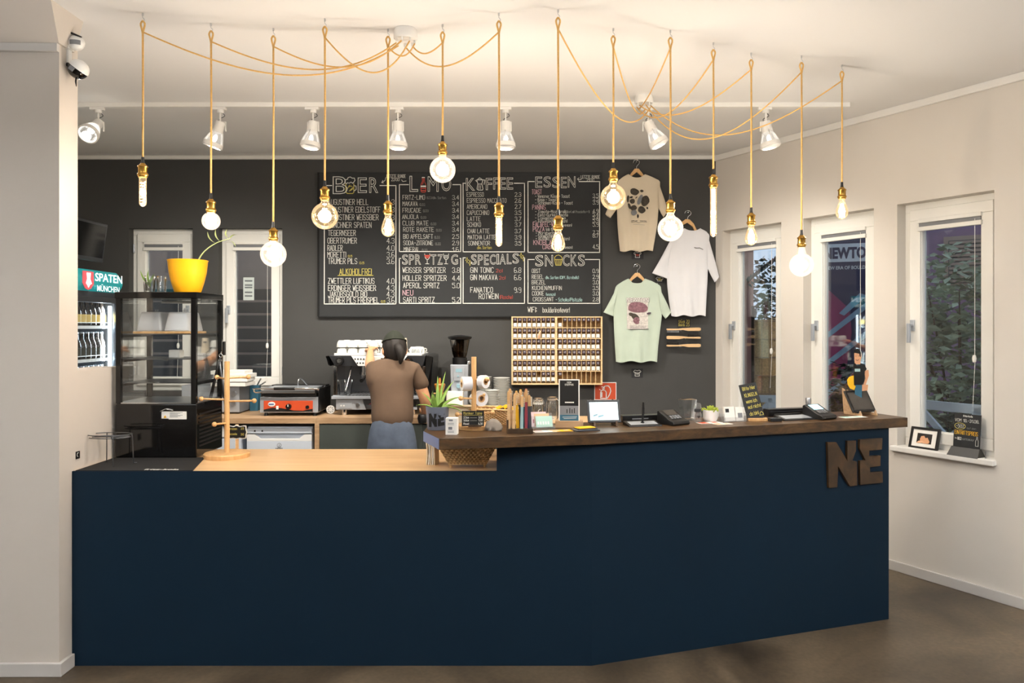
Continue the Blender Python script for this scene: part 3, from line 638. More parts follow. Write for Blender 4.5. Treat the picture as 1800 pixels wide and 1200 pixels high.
m = MB(k); m.box(-57, 57, -1, 6, 186, 194, 0); m.box(-44, -41, -1.3, -1, 188.5, 191.5, 1); m.box(-31, -28, -1.3, -1, 188.5, 191.5, 1); m.build('control_panel', ['appliance', 'dark_grey'], o, .002)
o = thing('dishwasher', 'white under-counter appliance partly hidden by the black display case', 'dishwasher', ((404-900)/241, YK+.03, 0))
m = MB(k); m.box(-60, 20, 6, 130, 4, 197); m.build('body', 'appliance', o, .004)
m = MB(k); m.box(-60, 20, 0, 6, 4, 176); m.build('door', 'appliance', o, .003)
m = MB(k); m.box(-60, 20, -1, 6, 179, 194); m.build('control_panel', 'white_plastic', o, .002)

# ------------------------------------------------------------------ menu board
SB = 216.0; KB = 1/SB
bo = thing('menu_board', 'large black chalkboard menu with BIER, LIMO, KOFFEE, ESSEN columns', 'menu board', (0, F/SB, 0))
def bx_(px): return (px-900)/SB
def bz_(py): return H-(py-HZ)/SB
m = MB(); m.box(bx_(561), bx_(1057), 0, YB-F/SB-.002, bz_(556), bz_(303)); m.build('board', 'board', bo, .002)
m = MB(); m.box(bx_(558), bx_(561), -.004, YB-F/SB-.002, bz_(556), bz_(303)); m.box(bx_(559), bx_(1057), -.003, YB-F/SB-.002, bz_(558), bz_(556)); m.build('edge_strip', 'black_matt', bo)
def frame_lines(mb, x0, x1, y0, y1, g0, g1, m_=0):
    mb.ribbon([(bx_(g0), bz_(y0)), (bx_(x0), bz_(y0)), (bx_(x0)+.001, bz_((y0+y1)/2)), (bx_(x0), bz_(y1)), (bx_(x1), bz_(y1)), (bx_(x1), bz_(y0)), (bx_(g1), bz_(y0))], .0068, -.0005, m_)
CH = ['chalk', 'chalk_dim', 'chalk_yellow', 'chalk_pink', 'chalk_red', 'chalk_cyan']
def rows(mb, L_, prx=None, h=8.5, m_=0):
    for it in L_:
        y, x0, x1, t = it[:4]; pr = it[4] if len(it) > 4 else None; mm = it[5] if len(it) > 5 else m_; hh = it[6] if len(it) > 6 else h
        write(mb, t, bx_(x0), bz_(y+hh/2), hh*KB, (x1-x0)*KB, max(.0034, hh*KB*.1), -.0005, mm, .012)
        if pr: write(mb, pr, bx_(prx[0]), bz_(y+hh/2), max(hh, 7)*KB*.95, (prx[1]-prx[0])*KB, .0036, -.0005, 0, .01)
def title(mb, t, x0, x1, y0, y1, wt=.008, m_=0):
    font(mb, t, bx_(x0), bz_(y1), (y1-y0)*KB, (x1-x0)*KB, -.002, m_, outline=.015, bold=-.0, th=0)
# BIER
m = MB(); frame_lines(m, 570, 696, 326, 534, 583, 668)
title(m, 'B', 585, 611, 310, 341); title(m, 'E', 629, 645, 312, 339); title(m, 'R', 649, 665, 312, 339)
rows(m, [(355,577,647,'AUGUSTINER HELL','4.3'),(368.3,576,668.5,'AUGUSTINER EDELSTOFF','4.3'),(381.8,576,665,'AUGUSTINER WEISSBIER','4.3'),(395.3,577,652.7,'MÜNCHNER SPATEN','4.3'),(409.3,577,625,'TEGERNSEER','4.3'),(422.8,576,627,'OBERTRUMER','4.3'),(435.8,576,602,'RADLER','4.0'),(447.5,576,608,'MORETTI','3.6'),(458.8,577,627.5,'TRUMER PILS','3.6'),
 (493.6,577,658,'ZWETTLER LUFTIKUS','4.0'),(506,577,660.6,'ERDINGER WEISSBIER','4.3'),(516.8,577,645,'JAKOBSGOLD BIO','4.3'),(527.4,577,666,'TRUMER PILS FREISPIEL','3.6')], (680, 693), 9.5)
rows(m, [(477.5,597,653,'ALKOHOLFREI',None,2,10.5),(450,612,619,'0.5',None,2,3.4),(462,632,640,'0.5',None,2,3.6),(530,670,677,'0.5',None,2,4)]); m.ribbon([(bx_(594), bz_(484)), (bx_(656), bz_(484))], .004, -.0005, 2)
m.build('beer_column', CH, bo)
def zz(mb, pts, wd=.0055, m_=0, y=-.0005): mb.ribbon([(bx_(a), bz_(b)) for a, b in pts], wd, y, m_)
m = MB(); zz(m, [(608,323),(608,338),(611,340),(620,340),(622,338),(622,323)], m_=2); zz(m, [(622,326),(626,327),(626,333),(622,336)])
zz(m, [(609,323),(606,320),(607,316),(611,315),(612,312),(616,311),(619,313),(623,313),(624,317),(622,320),(620,322),(617,320),(614,322),(611,321),(609,323)])
for i in range(6): zz(m, [(610+i*1.2, 337-i*.4 if i > 2 else 333-i*3), (min(620.5, 615+i*2.2), 325+i*1.4)], .0035, 2)
m.build('beer_mug_drawing', CH, bo)
m = MB(); rows(m, [(309.5,680,713,'LETZTE RUNDE',None,0,5.5),(315.5,688,702,'22:00',None,0,5)]); zz(m, [(678,312),(677,317),(671,321)], .004); zz(m, [(671,321),(673,317)], .004); zz(m, [(671,321),(674,321.5)], .004); zz(m, [(706,316),(708,319),(714,318)], .004); m.build('last_orders_note', CH, bo); m = MB()
rows(m, [(311,1021,1054,'LETZTE RUNDE',None,0,5.5),(316.5,1031,1044,'21:30',None,0,5)]); zz(m, [(1022,315),(1019,316),(1015,314.5)], .004); zz(m, [(1018,312.5),(1015,314.5),(1017,317)], .004); m.build('last_orders_note', CH, bo)
# LIMO
m = MB(); frame_lines(m, 702, 810, 324.5, 442, 718, 796)
title(m, 'L', 720, 735, 309, 337); title(m, 'M', 752, 771, 310, 337); title(m, 'O', 776, 793, 310, 336)
rows(m, [(346.7,708,746.8,'FRITZ-LIMO','3.4'),(358,708,734,'MAKAVA','3.4'),(369.4,708,740,'FRUCADE','3.4'),(380.7,707,735.5,'ANJOLA','3.4'),(392,708,753,'CLUB MATE','3.4'),(403.3,709,762.5,'ROTE RAKETE','3.4'),(415.5,709,760.7,'BIO APFELSAFT','2.5'),(426.8,709,761,'SODA-ZITRONE','2.9'),(438,710,737.7,'MINERAL','1.6')], (795, 806.5), 7.6)
for y, x in ((347.5,750),(359.5,738),(370.5,744),(382,740),(393.5,757.5),(404.5,767),(417,764),(428.5,765.5),(439.5,742)): rows(m, [(y, x, x+9 if x != 750 else 784, '0.33' if x != 750 else '0.33/div. Sorten', None, 1, 4)])
m.build('lemonade_column', CH, bo)
m = MB(); zz(m, [(742.5,312),(742.5,319),(740,324),(740,336),(742,338),(746.5,338),(748.5,336),(748.5,324),(746,319),(746,312),(742.5,312)], .005, 4); zz(m, [(742.3,312),(746.2,312)], .007, 0); zz(m, [(744.3,314),(744.3,320),(742.5,324)], .005, 4); zz(m, [(740.5,327.5),(748,327.5)], .012, 0); zz(m, [(741.5,331),(747.5,331)], .006, 4); zz(m, [(741,335),(748,335)], .008, 4); m.build('bottle_drawing', CH, bo)
# SPRITZIG
m = MB(); frame_lines(m, 702, 810, 454, 533, 704.5, 808.5)
for ch, a, b in (('S',707,717),('P',719,728),('R',730,740),('T',757,767),('Z',769,778),('G',793,805)): title(m, ch, a, b, 447, 465)
rows(m, [(474.5,708,783,'WEISSER SPRITZER','3.8'),(488.5,708,784.5,'HOLLER SPRITZER','4.4'),(501.5,709,772,'APEROL SPRITZ','5.0'),(526.7,709,763.6,'SARTI SPRITZ','5.2'),(514.3,708,726,'NEU',None,3)], (795, 808), 9)
m.build('spritz_column', CH, bo)
m = MB()
for c, cl_ in ((751, 4), (784, 1)):
    zz(m, [(c-4.5,446),(c-3.5,453),(c-1,456),(c+1.5,456),(c+4,453),(c+4.5,446)], .004, 0); zz(m, [(c,456),(c,463)], .004); zz(m, [(c-3,463.5),(c+3,463.5)], .004); zz(m, [(c-3.6,449.5),(c+3.8,449.5)], .013, cl_); zz(m, [(c-2,452.6),(c+2,452.6)], .01, cl_)
m.build('wine_glass_drawing', CH, bo)
# KOFFEE
m = MB(); frame_lines(m, 814, 922, 322, 442.5, 818, 904)
title(m, 'K', 819, 835, 313, 335); title(m, 'F', 854, 865, 313, 334)
for ch, a, b in (('F',867,877),('E',879,889),('E',891,902)): title(m, ch, a, b, 312, 333)
rows(m, [(341.8,820.7,850,'ESPRESSO','2.3'),(352.3,821,890,'ESPRESSO MACCHIATO','2.6'),(363,821,856,'AMERICANO','2.7'),(373.7,821,859.6,'CAPUCCHINO','3.5'),(384.5,821,844.5,'LATTE','3.7'),(394.6,821.5,845,'SCHOKO','3.7'),(405.9,822,860,'CHAI LATTE','3.7'),(416.7,822.5,871,'MATCHA LATTE','3.9'),(427.3,823,861,'SONNENTOR','3.5')], (905, 916), 7.4)
rows(m, [(435,839,864,'div. Sorten',None,2,5)]); m.build('coffee_column', CH, bo)
m = MB(); zz(m, [(838,316),(840,323),(838.5,332),(841,334),(848,334),(849,332),(847,323),(849,316),(838,316)], .005); zz(m, [(840,315),(843,312.5),(847,315)], .005); zz(m, [(849,316),(852.5,316.5),(851,324)], .005); zz(m, [(840,323.5),(847,323.5)], .005); zz(m, [(842,326),(841.5,332)], .004); zz(m, [(844.5,326),(844.5,332)], .004); zz(m, [(836,317),(838,319)], .005); m.build('moka_pot_drawing', CH, bo)
# SPECIALS
m = MB(); frame_lines(m, 814, 922, 453, 533, 818, 920)
for ch, a, b, y0 in (('S',828,838,447),('P',840,849,447.5),('E',851,859,447.5),('C',861,871,447),('I',873,877,446.5),('A',878,889,446.5),('L',891,899,446),('S',901,912,445)): title(m, ch, a, b, y0, y0+18)
rows(m, [(474.5,827,867.5,'GIN TONIC','6.8'),(487.3,827,874,'GIN MAKAVA','6.6'),(509.4,827,866,'FANATICO','9.9'),(520.6,842,876,'ROTWEIN')], (904, 916), 9)
rows(m, [(475.5,872,883,'2cl',None,4,5.5),(488,877.5,888,'2cl',None,4,5.5),(522,879,901,'(Flasche)',None,4,6)])
for c, y in ((821,457),(826,462),(916,449),(920,454)): zz(m, [(c,y-5),(c+1,y-1),(c+3,y),(c+1,y+1),(c,y+5),(c-1,y+1),(c-3,y),(c-1,y-1),(c,y-5)], .0028, 2)
m.build('specials_column', CH, bo)
# ESSEN
m = MB(); frame_lines(m, 928, 1054, 319, 443.5, 939, 1018)
for ch, a, b, y0 in (('E',941,953,310.5),('S',955.5,968.5,310),('S',971,984,310.5),('E',986,996,311),('N',998,1011.5,310)): title(m, ch, a, b, y0, y0+19.5)
PX = (1042, 1052)
rows(m, [(337,935,952,'TOAST',None,3,8),(364,936,959,'PANINIS',None,3,8),(394,937,985,'FALAFEL-WRAP','5.9',3,8),(402.5,937,957,'PIZZA',None,3,8),(426,938,986,'KNOBLAUCH',None,3,8),(433.5,954,986,'CIABATTA','4.5',3,8)], PX)
rows(m, [(344.7,941,1001,'- Veganer Käse - Toast','3.5'),(350.8,941,978,'- Käse - Toast','3.5'),(356.5,941,1006.5,'- Schinken-Käse - Toast','3.9'),(371.7,941,997,'- Tomate-Mozzarella','4.9'),(377.5,941,998,'- Feta-Gurke-Tomate','5.4'),(383,941,994,'- Camembert-Birne','5.4'),(388.3,941,997,'- Tofu-Paprika (vegan)','5.9'),(409.5,942,977,'- Margherita','7.7'),(414.6,942,980,'- Salami/Schinken','8.7'),(419.2,942,1001,'- Rustika (vegetarian)')], PX, 5.2)
rows(m, [(395.5,989,1005,'(vegan)',None,0,4.5),(403,960,984,'(ab 17 Uhr)',None,0,5),(372,998,1036,'(opt. mit Prosciutto + 1)',None,1,4),(434.5,989,1006,'(vegan)',None,0,4.5)]); m.build('food_column', CH, bo)
# SNACKS
m = MB(); frame_lines(m, 928, 1054, 456, 533, 939, 1029)
for ch, a, b, y0 in (('S',941,955,448),('N',958,972,448),('C',989,1001,447.5),('K',1003,1014,447.5),('S',1016,1028,447.5)): title(m, ch, a, b, y0, y0+20)
rows(m, [(475.9,935,949.6,'OBST','0.9'),(486.2,935,955,'RIEGEL','2.9'),(495.9,935,958.6,'BREZEL','3.0'),(506,935.5,987,'KUCHEN/MUFFIN','3.5'),(515.5,935.5,956,'COOKIE','3.0'),(525.8,937,973,'CROISSANT','2.8')], (1042, 1052), 7)
rows(m, [(487.5,959,1017,'div. Sorten (Cliff, Barebells)',None,5,5),(517,960,976,'(vegan)',None,5,5),(526.5,977,1023,'- Schoko/Pistazie',None,5,6)]); m.build('snack_column', CH, bo)
m = MB(); zz(m, [(975,456),(977,466),(986,466),(988,456),(975,456)], .0045, 2); zz(m, [(975,456),(975,452),(978,449),(982,448),(986,450),(988,453),(988,456)], .0045, 2)
for i in range(4): zz(m, [(978+i*2.4, 457), (978.8+i*2, 465)], .003, 2)
m.build('muffin_drawing', CH, bo)
m = MB(); rows(m, [(544,928,943,'WIFI:',None,0,9),(544.5,954,1001,'bouldering4ever!',None,0,8.5)]); m.build('wifi_note', CH, bo)
# ------------------------------------------------------------------ left end: case, mat, stands
def place(name, label, cat, px, py, z, rz=0, group=None):
    l, k = on(px, py, z); return thing(name, label, cat, l, rz, group), k
m = MB(); m.plan([(-1.995, YF+.004), ((338-900)/385, YF+.004), (-1.54, 3.70), (-1.54, 3.72), (-1.995, 3.72)], ZL, ZL+.004)
o = m.build('counter_mat', 'black_matt'); tag(o, 'black rubber bar mat with white fritz-kola lettering on the left counter end', 'mat')
m = MB(); M = Matrix.Translation((-1.69, YF+.012, ZL+.0042)) @ Matrix.Rotation(R(-90), 4, 'X')
font(m, 'fritz-kola', 0, 0, .028, .16, 0, 0, bold=.02, M=M); m.build('mat_lettering', 'chalk', o)
o, k = place('wire_stand', 'round brown wire stand with four thin legs on the black mat', 'wire stand', 193, 815, ZL+.004)
m = MB(k)
for i in range(2): m.tube([((38-i*3)*math.cos(t*math.pi/18), (22-i*3)*math.sin(t*math.pi/18), 52-i*5) for t in range(36)], .9, 6, closed=True)
m.build('top_ring', 'steel_dark', o)
for a in (20, 115, 200, 295):
    c, s_ = math.cos(R(a)), math.sin(R(a)); m = MB(k); m.tube(smooth_pts([(34*c, 19*s_, 50), (38*c, 22*s_, 47), (40*c, 23*s_, 3), (41*c, 24*s_, .8), (46*c, 25*s_, .8)], 4), .9, 6); m.build('leg', 'steel_dark', o)
m = MB(k); m.tube([(-34, 0, 47), (34, 3, 47)], .8, 6); m.tube([(-8, 16, 47), (14, -17, 45)], .8, 6); m.build('cross_wire', 'steel_dark', o)
m = MB(); m.box(0, .004, -.014, .014, -.017, .017, 0); o = m.build('wall_sticker', ['black']); o.location = (XL, 3.42, H-(800-HZ)/381); tag(o, 'small black sticker with a white crescent on the cream wall', 'sticker')
m = MB(); m.tube([(.005, -.002+.008*math.cos(t), .002+.009*math.sin(t)) for t in [i*.35 for i in range(3, 14)]], .0012, 5); m.build('crescent', 'chalk', o)
# glass display case
CX, CY, CZ = (203-900)/351, F/351, ZL+.004; cw, cd, chh = .405, .335, .83
o = thing('display_case', 'tall black glass display case on the left end of the counter', 'display case', (CX, CY, CZ))
m = MB(); m.box(0, cw, 0, cd, .0, .27); m.build('base', 'black_gloss', o, .006)
for i in range(9): m = MB(); m.box(cw, cw+.003, .03, cd-.03, .05+i*.02, .058+i*.02); m.build('louvre', 'black', o)
for x, y in ((0, 0), (cw-.028, 0), (0, cd-.022), (cw-.022, cd-.022)): m = MB(); m.box(x, x+.026, y, y+.022, .27, chh-.03); m.build('post', 'black_gloss', o, .002)
m = MB(); m.box(-.004, cw+.004, -.004, cd+.004, chh-.032, chh); m.build('top', 'black_gloss', o, .003)
m = MB(); m.box(.002, cw-.002, .002, cd-.002, .27, .276); m.build('deck', 'steel', o)
m = MB(); m.box(.026, cw-.028, .006, .011, .272, chh-.032); m.build('front_glass', 'case_glass', o)
m = MB(); m.box(cw-.012, cw-.007, .022, cd-.022, .272, chh-.032); m.build('side_glass', 'case_glass', o)
m = MB(); m.box(.008, .013, .022, cd-.022, .272, chh-.032); m.build('side_glass', 'case_glass', o)
m = MB(); m.box(.024, cw-.024, cd-.01, cd-.005, .272, chh-.032); d = m.build('rear_door', 'case_glass', o)
m = MB(); m.box(cw-.018, cw+.01, cd, cd+.022, .5, .575); m.build('door_handle', 'black', d, .003)
for z in (.37, .49, .615):
    m = MB(); m.box(.03, cw-.03, .03, cd-.03, z, z+.005, 0)
    for i in range(2): m.box(.026+i*(cw-.06), .034+i*(cw-.06), .02, cd-.02, z-.012, z, 1)
    m.build('shelf', ['steel_dark', 'black'], o)
m = MB(); m.cyl((.1, .28, chh-.042), (cw-.1, .28, chh-.042), .008, n=12); m.build('light_tube', 'blind_white', o)
m = MB(); m.box((285-203)/351, (328-203)/351, -.003, 0, .193, .232, 0); m.box(.232, .268, -.0035, -.003, .197, .23, 1); m.box(.232, .268, -.0035, -.003, .193, .1965, 2); m.poly([(.242, .2), (.258, .2), (.25, .214)], -.0045, -.0035, 3); m.poly([(.2485, .202), (.2515, .202), (.25, .209)], -.005, -.0045, 2)
for i in range(6): m.box(.274, .338-(i%3)*.012, -.0035, -.003, .226-i*.0045, .228-i*.0045, 4)
m.build('warning_label', ['white_paper', 'white_plastic', 'black', 'yellow', 'mid_grey'], o)
m = MB(); m.tube(smooth_pts([(.226, -.004, .232), (.26, -.01, .246), (.29, -.004, .238), (.262, -.012, .243)], 4), .0025, 6)
m.build('label_hook', 'chrome', o)
so = thing('serving_board', 'light wooden board under the two frosted covers in the display case', 'board', (CX+.2, CY+.17, CZ+.62))
m = MB(); m.box(-.15, .145, -.1, .1, 0, .012); m.build('board', 'beech', so, .003)
for x, lb in ((-.075, 'left frosted food cover on the case\'s top shelf'), (.068, 'right frosted food cover on the case\'s top shelf')):
    e = thing('food_cover', lb, 'food cover', (CX+.2+x, CY+.17, CZ+.632), 0, 'frosted covers in the display case')
    m = MB(); b4 = [(-.066, -.09, 0), (.066, -.09, 0), (.066, .09, 0), (-.066, .09, 0)]; t4 = [(-.05, -.07, .1), (.05, -.07, .1), (.05, .07, .1), (-.05, .07, .1)]
    m.hexa(b4, t4); m.build('dome', 'cover', e, .008)
    m = MB(); m.lathe([(0, .1), (.006, .1), (.005, .106), (.01, .112), (0, .114)], n=12); m.build('knob', 'clear', e)
m = MB(); m.box(-.0, .06, 0, .05, 0, .04); o = m.build('white_napkin_stack', 'white_paper', None, .004); o.location = (CX+.2, CY+.14, CZ+.495); tag(o, 'pile of white paper napkins on the case\'s middle shelf', 'napkins')
# things on top of the case
TZ = CZ+chh
o = thing('flower_pot', 'big bright yellow flower pot on top of the display case', 'flower pot', ((321-900)/346, F/346+.06, TZ))
m = MB(1/346.*1.018); m.lathe([(0, 0), (20, 0), (22, 2), (27, 18), (31, 36), (33, 55), (34, 57), (32.4, 57.5), (31, 55), (28, 30), (20, 8), (0, 8)], n=40); m.build('pot', 'yellow_pot', o)
m = MB(1/346.); m.lathe([(0, 48), (30, 48)], n=24); m.build('soil', 'soil', o)
m = MB(1/346.); st = smooth_pts([(14, 0, 46), (24, -2, 66), (38, -3, 80), (56, -5, 90), (76, -6, 96)], 6); m.tube(st, [1.5-.9*i/(len(st)-1) for i in range(len(st))], 7); m.build('stem', 'leaf_pale', o)
for (x, z, a, L_) in ((60, 91, 110, 24), (52, 88, 125, 26), (70, 94, -35, 22), (76, 96, 20, 18), (75, 96, 100, 18)):
    m = MB(1/346.); M = Matrix.Translation((x, -5, z)) @ Matrix.Rotation(-R(a), 4, 'Y')
    m.grid(lambda u, v: (L_*u, (v-.5)*8*math.sin(math.pi*(.06+.94*u)), 4*math.sin(math.pi*u)), 8, 3, 0, M); m.build('leaf', 'leaf_pale', o)
def tumbler(name, lb, px, s, z, r, h, grp=None, cat='glass', taper=.85, y=0):
    e = thing(name, lb, cat, ((px-900)/s, F/s+y, z), 0, grp); m = MB()
    m.lathe([(0, 0), (r*taper, 0), (r, h), (r-.002, h), (r*taper-.002, .008), (0, .008)], n=24); m.build('glass', 'clear', e); return e
e = tumbler('drinking_glass', 'tumbler with a green cutting on top of the display case', 257, 349, TZ, .026, .085, y=.04)
m = MB(); m.lathe([(0, .009), (.021, .009), (.023, .05), (0, .05)], n=20); m.build('water', 'clear', e)
for a, L_ in ((95, .085), (120, .1), (70, .07)):
    m = MB(); M = Matrix.Translation((0, 0, .03)) @ Matrix.Rotation(-R(a), 4, 'Y'); m.grid(lambda u, v: (L_*u, (v-.5)*.022*math.sin(math.pi*(.1+.9*u)), .008*math.sin(3*u)), 6, 3, 0, M); m.build('leaf', 'leaf', e)
tumbler('drinking_glass', 'empty tumbler beside the yellow pot on the display case', 276, 349, TZ, .024, .085, y=.05)
tumbler('drinking_glass', 'ribbed clear glass behind the two tumblers on the case', 244, 345, TZ, .02, .06, y=.09)
# mug tree of the left counter
def dowel_tree(lb, px, py, z, hgt, arms, base_r, cat='wooden stand', pole=4.6):
    o, k = place('wooden_peg_stand', lb, cat, px, py, z)
    m = MB(k); m.lathe([(0, 0), (base_r, 0), (base_r+.6, 1.5), (base_r+.6, 7), (base_r-.8, 8.5), (0, 8.5)], n=48); m.build('base', 'beech', o)
    m = MB(k); m.cyl((0, 0, 8), (0, 0, hgt), pole, n=20); m.build('pole', 'beech', o, .001)
    for (dx, dy, z1) in arms:
        d = Vector((dx, dy, 0)); m = MB(k); m.cyl(d.normalized()*pole*.8+Vector((0, 0, z1)), d+Vector((0, 0, z1+1.5)), 1.7, n=10); m.ell(d+Vector((0, 0, z1+1.5)), 4.2, 0, 14, 8); m.build('peg', 'beech', o)
    return o, k
dowel_tree('wooden peg stand with empty pegs in front of the display case', 399, 803, ZL, 168, [(36, 4, 139), (50, -6, 98), (-44, -3, 101), (-28, 26, 137), (-10, -30, 60)], 38)
o, k = place('price_sign', 'small scalloped black sign on a wooden foot by the peg stand', 'sign', 416, 797, ZL)
m = MB(k); m.lathe([(0, 0), (8, 0), (8, 2.5), (0, 2.5)], n=20); m.box(-2.6, 2.6, 1, 3, 2, 51); m.build('foot', 'birch', o)
sh = [(-17, 27), (-12, 26), (-6, 27), (0, 25.5), (6, 27), (12, 26), (17, 27), (17, 33), (18.5, 38), (17, 43), (17, 49), (12, 49.5), (6, 48), (0, 50.5), (-6, 48), (-12, 49.5), (-17, 49), (-17, 43), (-18.5, 38), (-17, 33)]
m = MB(k); m.poly(sh, -1, 1, 0); m.poly([(x*.93, 38+(z-38)*.88) for x, z in sh], -1.4, -1, 1)
write(m, 'Brezen', -13, 42, 4, 14, .6, -1.45, 2); write(m, '2.5', 8, 42.5, 3.4, 5, .6, -1.45, 2); write(m, 'Nussecke', -13, 33, 3.6, 14, .6, -1.45, 2); write(m, '3.0', 8, 32.5, 3.4, 5, .6, -1.45, 2); m.build('board', ['chalk', 'black_matt', 'chalk_yellow'], o)
o = thing('serving_tongs', 'black and steel tongs hanging at the display case door', 'tongs', ((383-900)/330, F/330, ZL+.27)); k = 1/330
m = MB(k); m.tube([(3, 0, 75), (-2, 0, 50), (-12, 0, 8), (-14, -2, -8)], [1.6, 2.4, 3, 1.4], 8); m.build('arm', 'black', o)
m = MB(k); m.tube([(3, 0, 75), (5, 0, 50), (12, 0, 8), (13, -2, -8)], [1.6, 2.4, 3, 1.4], 8); m.build('arm', 'steel_dark', o)
m = MB(k); m.tube([(5+3*math.cos(t), 0, 78+3*math.sin(t)) for t in [i*.52 for i in range(12)]], .9, 6, closed=True); m.cyl((4, -2.5, 70), (4, 2.5, 70), 2.4); m.tube([(5, 0, 81), (4, 5, 84), (3, 12, 86)], .8, 6); m.build('hanging_ring', 'chrome', o)
# ------------------------------------------------------------------ bottle cooler and television in the room at the left
FX = -3.0
o = thing('bottle_cooler', 'tall glass-door bottle cooler with a lit SPATEN MÜNCHEN header', 'beverage fridge', (FX, 4.86, 0), R(90))
m = MB(); wd, dp = .8, .55
m.box(0, wd, .02, dp, .0, .12, 0); m.box(0, .04, .02, dp, .12, 1.78, 0); m.box(wd-.04, wd, .02, dp, .12, 1.78, 0); m.box(.04, wd-.04, dp-.03, dp, .12, 1.78, 1); m.box(0, wd, .02, dp, 1.76, 1.8, 0); m.build('cabinet', ['dark_grey', 'fridge_blue'], o)
m = MB(); m.grid(lambda u, v: (.0+wd*u, .03-.05*math.sin(math.pi*v), 1.79+.165*v), 12, 10); m.grid(lambda u, v: (wd*u, .03+.2*v, 1.955), 2, 2); m.add([(0, .03-.05*math.sin(math.pi*i/10), 1.79+.0165*i) for i in range(11)]+[(0, .23, 1.955), (0, .23, 1.79)], [tuple(range(13))]); m.add([(wd, .03-.05*math.sin(math.pi*i/10), 1.79+.0165*i) for i in range(11)]+[(wd, .23, 1.955), (wd, .23, 1.79)], [tuple(range(13))]); hd = m.build('light_header', 'sign_teal', o)
m = MB(); m.poly([(x+.07, z) for x, z in [(.2, 1.935), (.33, 1.935), (.335, 1.85), (.3, 1.815), (.265, 1.805), (.23, 1.815), (.2, 1.85)]], -.024, -.02, 0); m.poly([(x+.07, z) for x, z in [(.245, 1.925), (.29, 1.925), (.285, 1.88), (.305, 1.85), (.28, 1.84), (.265, 1.82), (.25, 1.84), (.235, 1.85), (.25, 1.88)]], -.027, -.024, 1); m.build('crest', ['sign_red', 'sign_white'], hd)
m = MB(); font(m, 'SPATEN', .42, 1.872, .06, .365, -.0245, 0, bold=.015); font(m, 'MÜNCHEN', .445, 1.802, .052, .30, -.0245, 0, bold=.005); m.build('header_lettering', 'sign_white', hd)
m = MB()
for a, b, c, d in ((.03, .07, .13, 1.76), (wd-.07, wd-.03, .13, 1.76), (.07, wd-.07, .13, .17), (.07, wd-.07, 1.72, 1.76)): m.box(a, b, -.01, .02, c, d)
dr = m.build('door', 'steel_dark', o, .002); m = MB(); m.box(.07, wd-.07, .0, .006, .17, 1.72); m.build('door_glass', 'door_clear', dr)
m = MB(); m.box(wd-.085, wd-.062, .03, .045, .2, 1.7); m.build('led_strip', 'led', o); m = MB(); m.box(wd*.3, wd-.1, .06, .08, 1.745, 1.757); m.build('led_strip', 'led', o)
lamp('cooler_light', 'AREA', 22, (wd-.12, .05, 1.0), o, (.8, .93, 1), shape='RECTANGLE', size=.04, size_y=1.4).rotation_euler = (R(90), 0, R(35))
SH = (1.545, 1.305, 1.06)
for z in SH:
    m = MB(); m.box(.05, wd-.09, .05, dp-.04, z-.012, z-.004, 0); m.box(.05, wd-.09, .045, .05, z-.014, z+.008, 0); m.cyl((.05, .05, z+.03), (wd-.09, .05, z+.03), .003, n=6); m.build('shelf', 'white_plastic', o)
def bottle(lb, mt, lab, grp):
    e = thing('bottle', lb, 'bottle', (0, 0, 0), R(90), grp); m = MB(); m.lathe([(0, 0), (.029, 0), (.031, .005), (.031, .1), (.027, .125), (.015, .155), (.013, .185), (.015, .188), (.015, .2), (0, .2)], n=18); m.build('glass', mt, e)
    m = MB(); m.lathe([(.0315, .03), (.0315, .092)], n=18); m.build('label', lab, e); m = MB(); m.lathe([(.015, .192), (.0155, .204), (0, .206)], n=14); m.build('cap', 'steel', e); return e
ordn = ['first', 'second', 'third', 'fourth', 'fifth', 'sixth', 'seventh']
for r_, z in enumerate(SH):
    proto = None
    for i in range(6):
        rn = ('top', 'middle', 'lowest visible')[r_]
        lb = '%s bottle from the left on the cooler\'s %s shelf' % (ordn[i], rn)
        if proto is None: proto = e = bottle(lb, 'bottle_brown', 'label_tan' if r_ == 0 else 'label_dark', 'bottles on the cooler shelves')
        else: e = copy_tree(proto); e['label'] = lb
        e.location = (FX-.085, 5.235+i*.064, z-.003)
o = thing('television', 'black flat television with silver frame above the bottle cooler', 'television', (-3.1, 5.27, 2.03), R(90))
M = Matrix.Rotation(R(8), 4, 'X'); m = MB(); m.box(-.36, .33, 0, .04, 0, .29, 0, M); m.build('frame', 'steel_dark', o, .003)
m = MB(); m.box(-.345, .312, -.003, 0, .03, .27, 0, M); m.build('screen', 'screen_black', o); m = MB(); m.box(-.05, .03, .0, .03, -.07, .02); m.box(-.06, .04, .02, .25, -.075, -.06); m.build('mount', 'black', o)
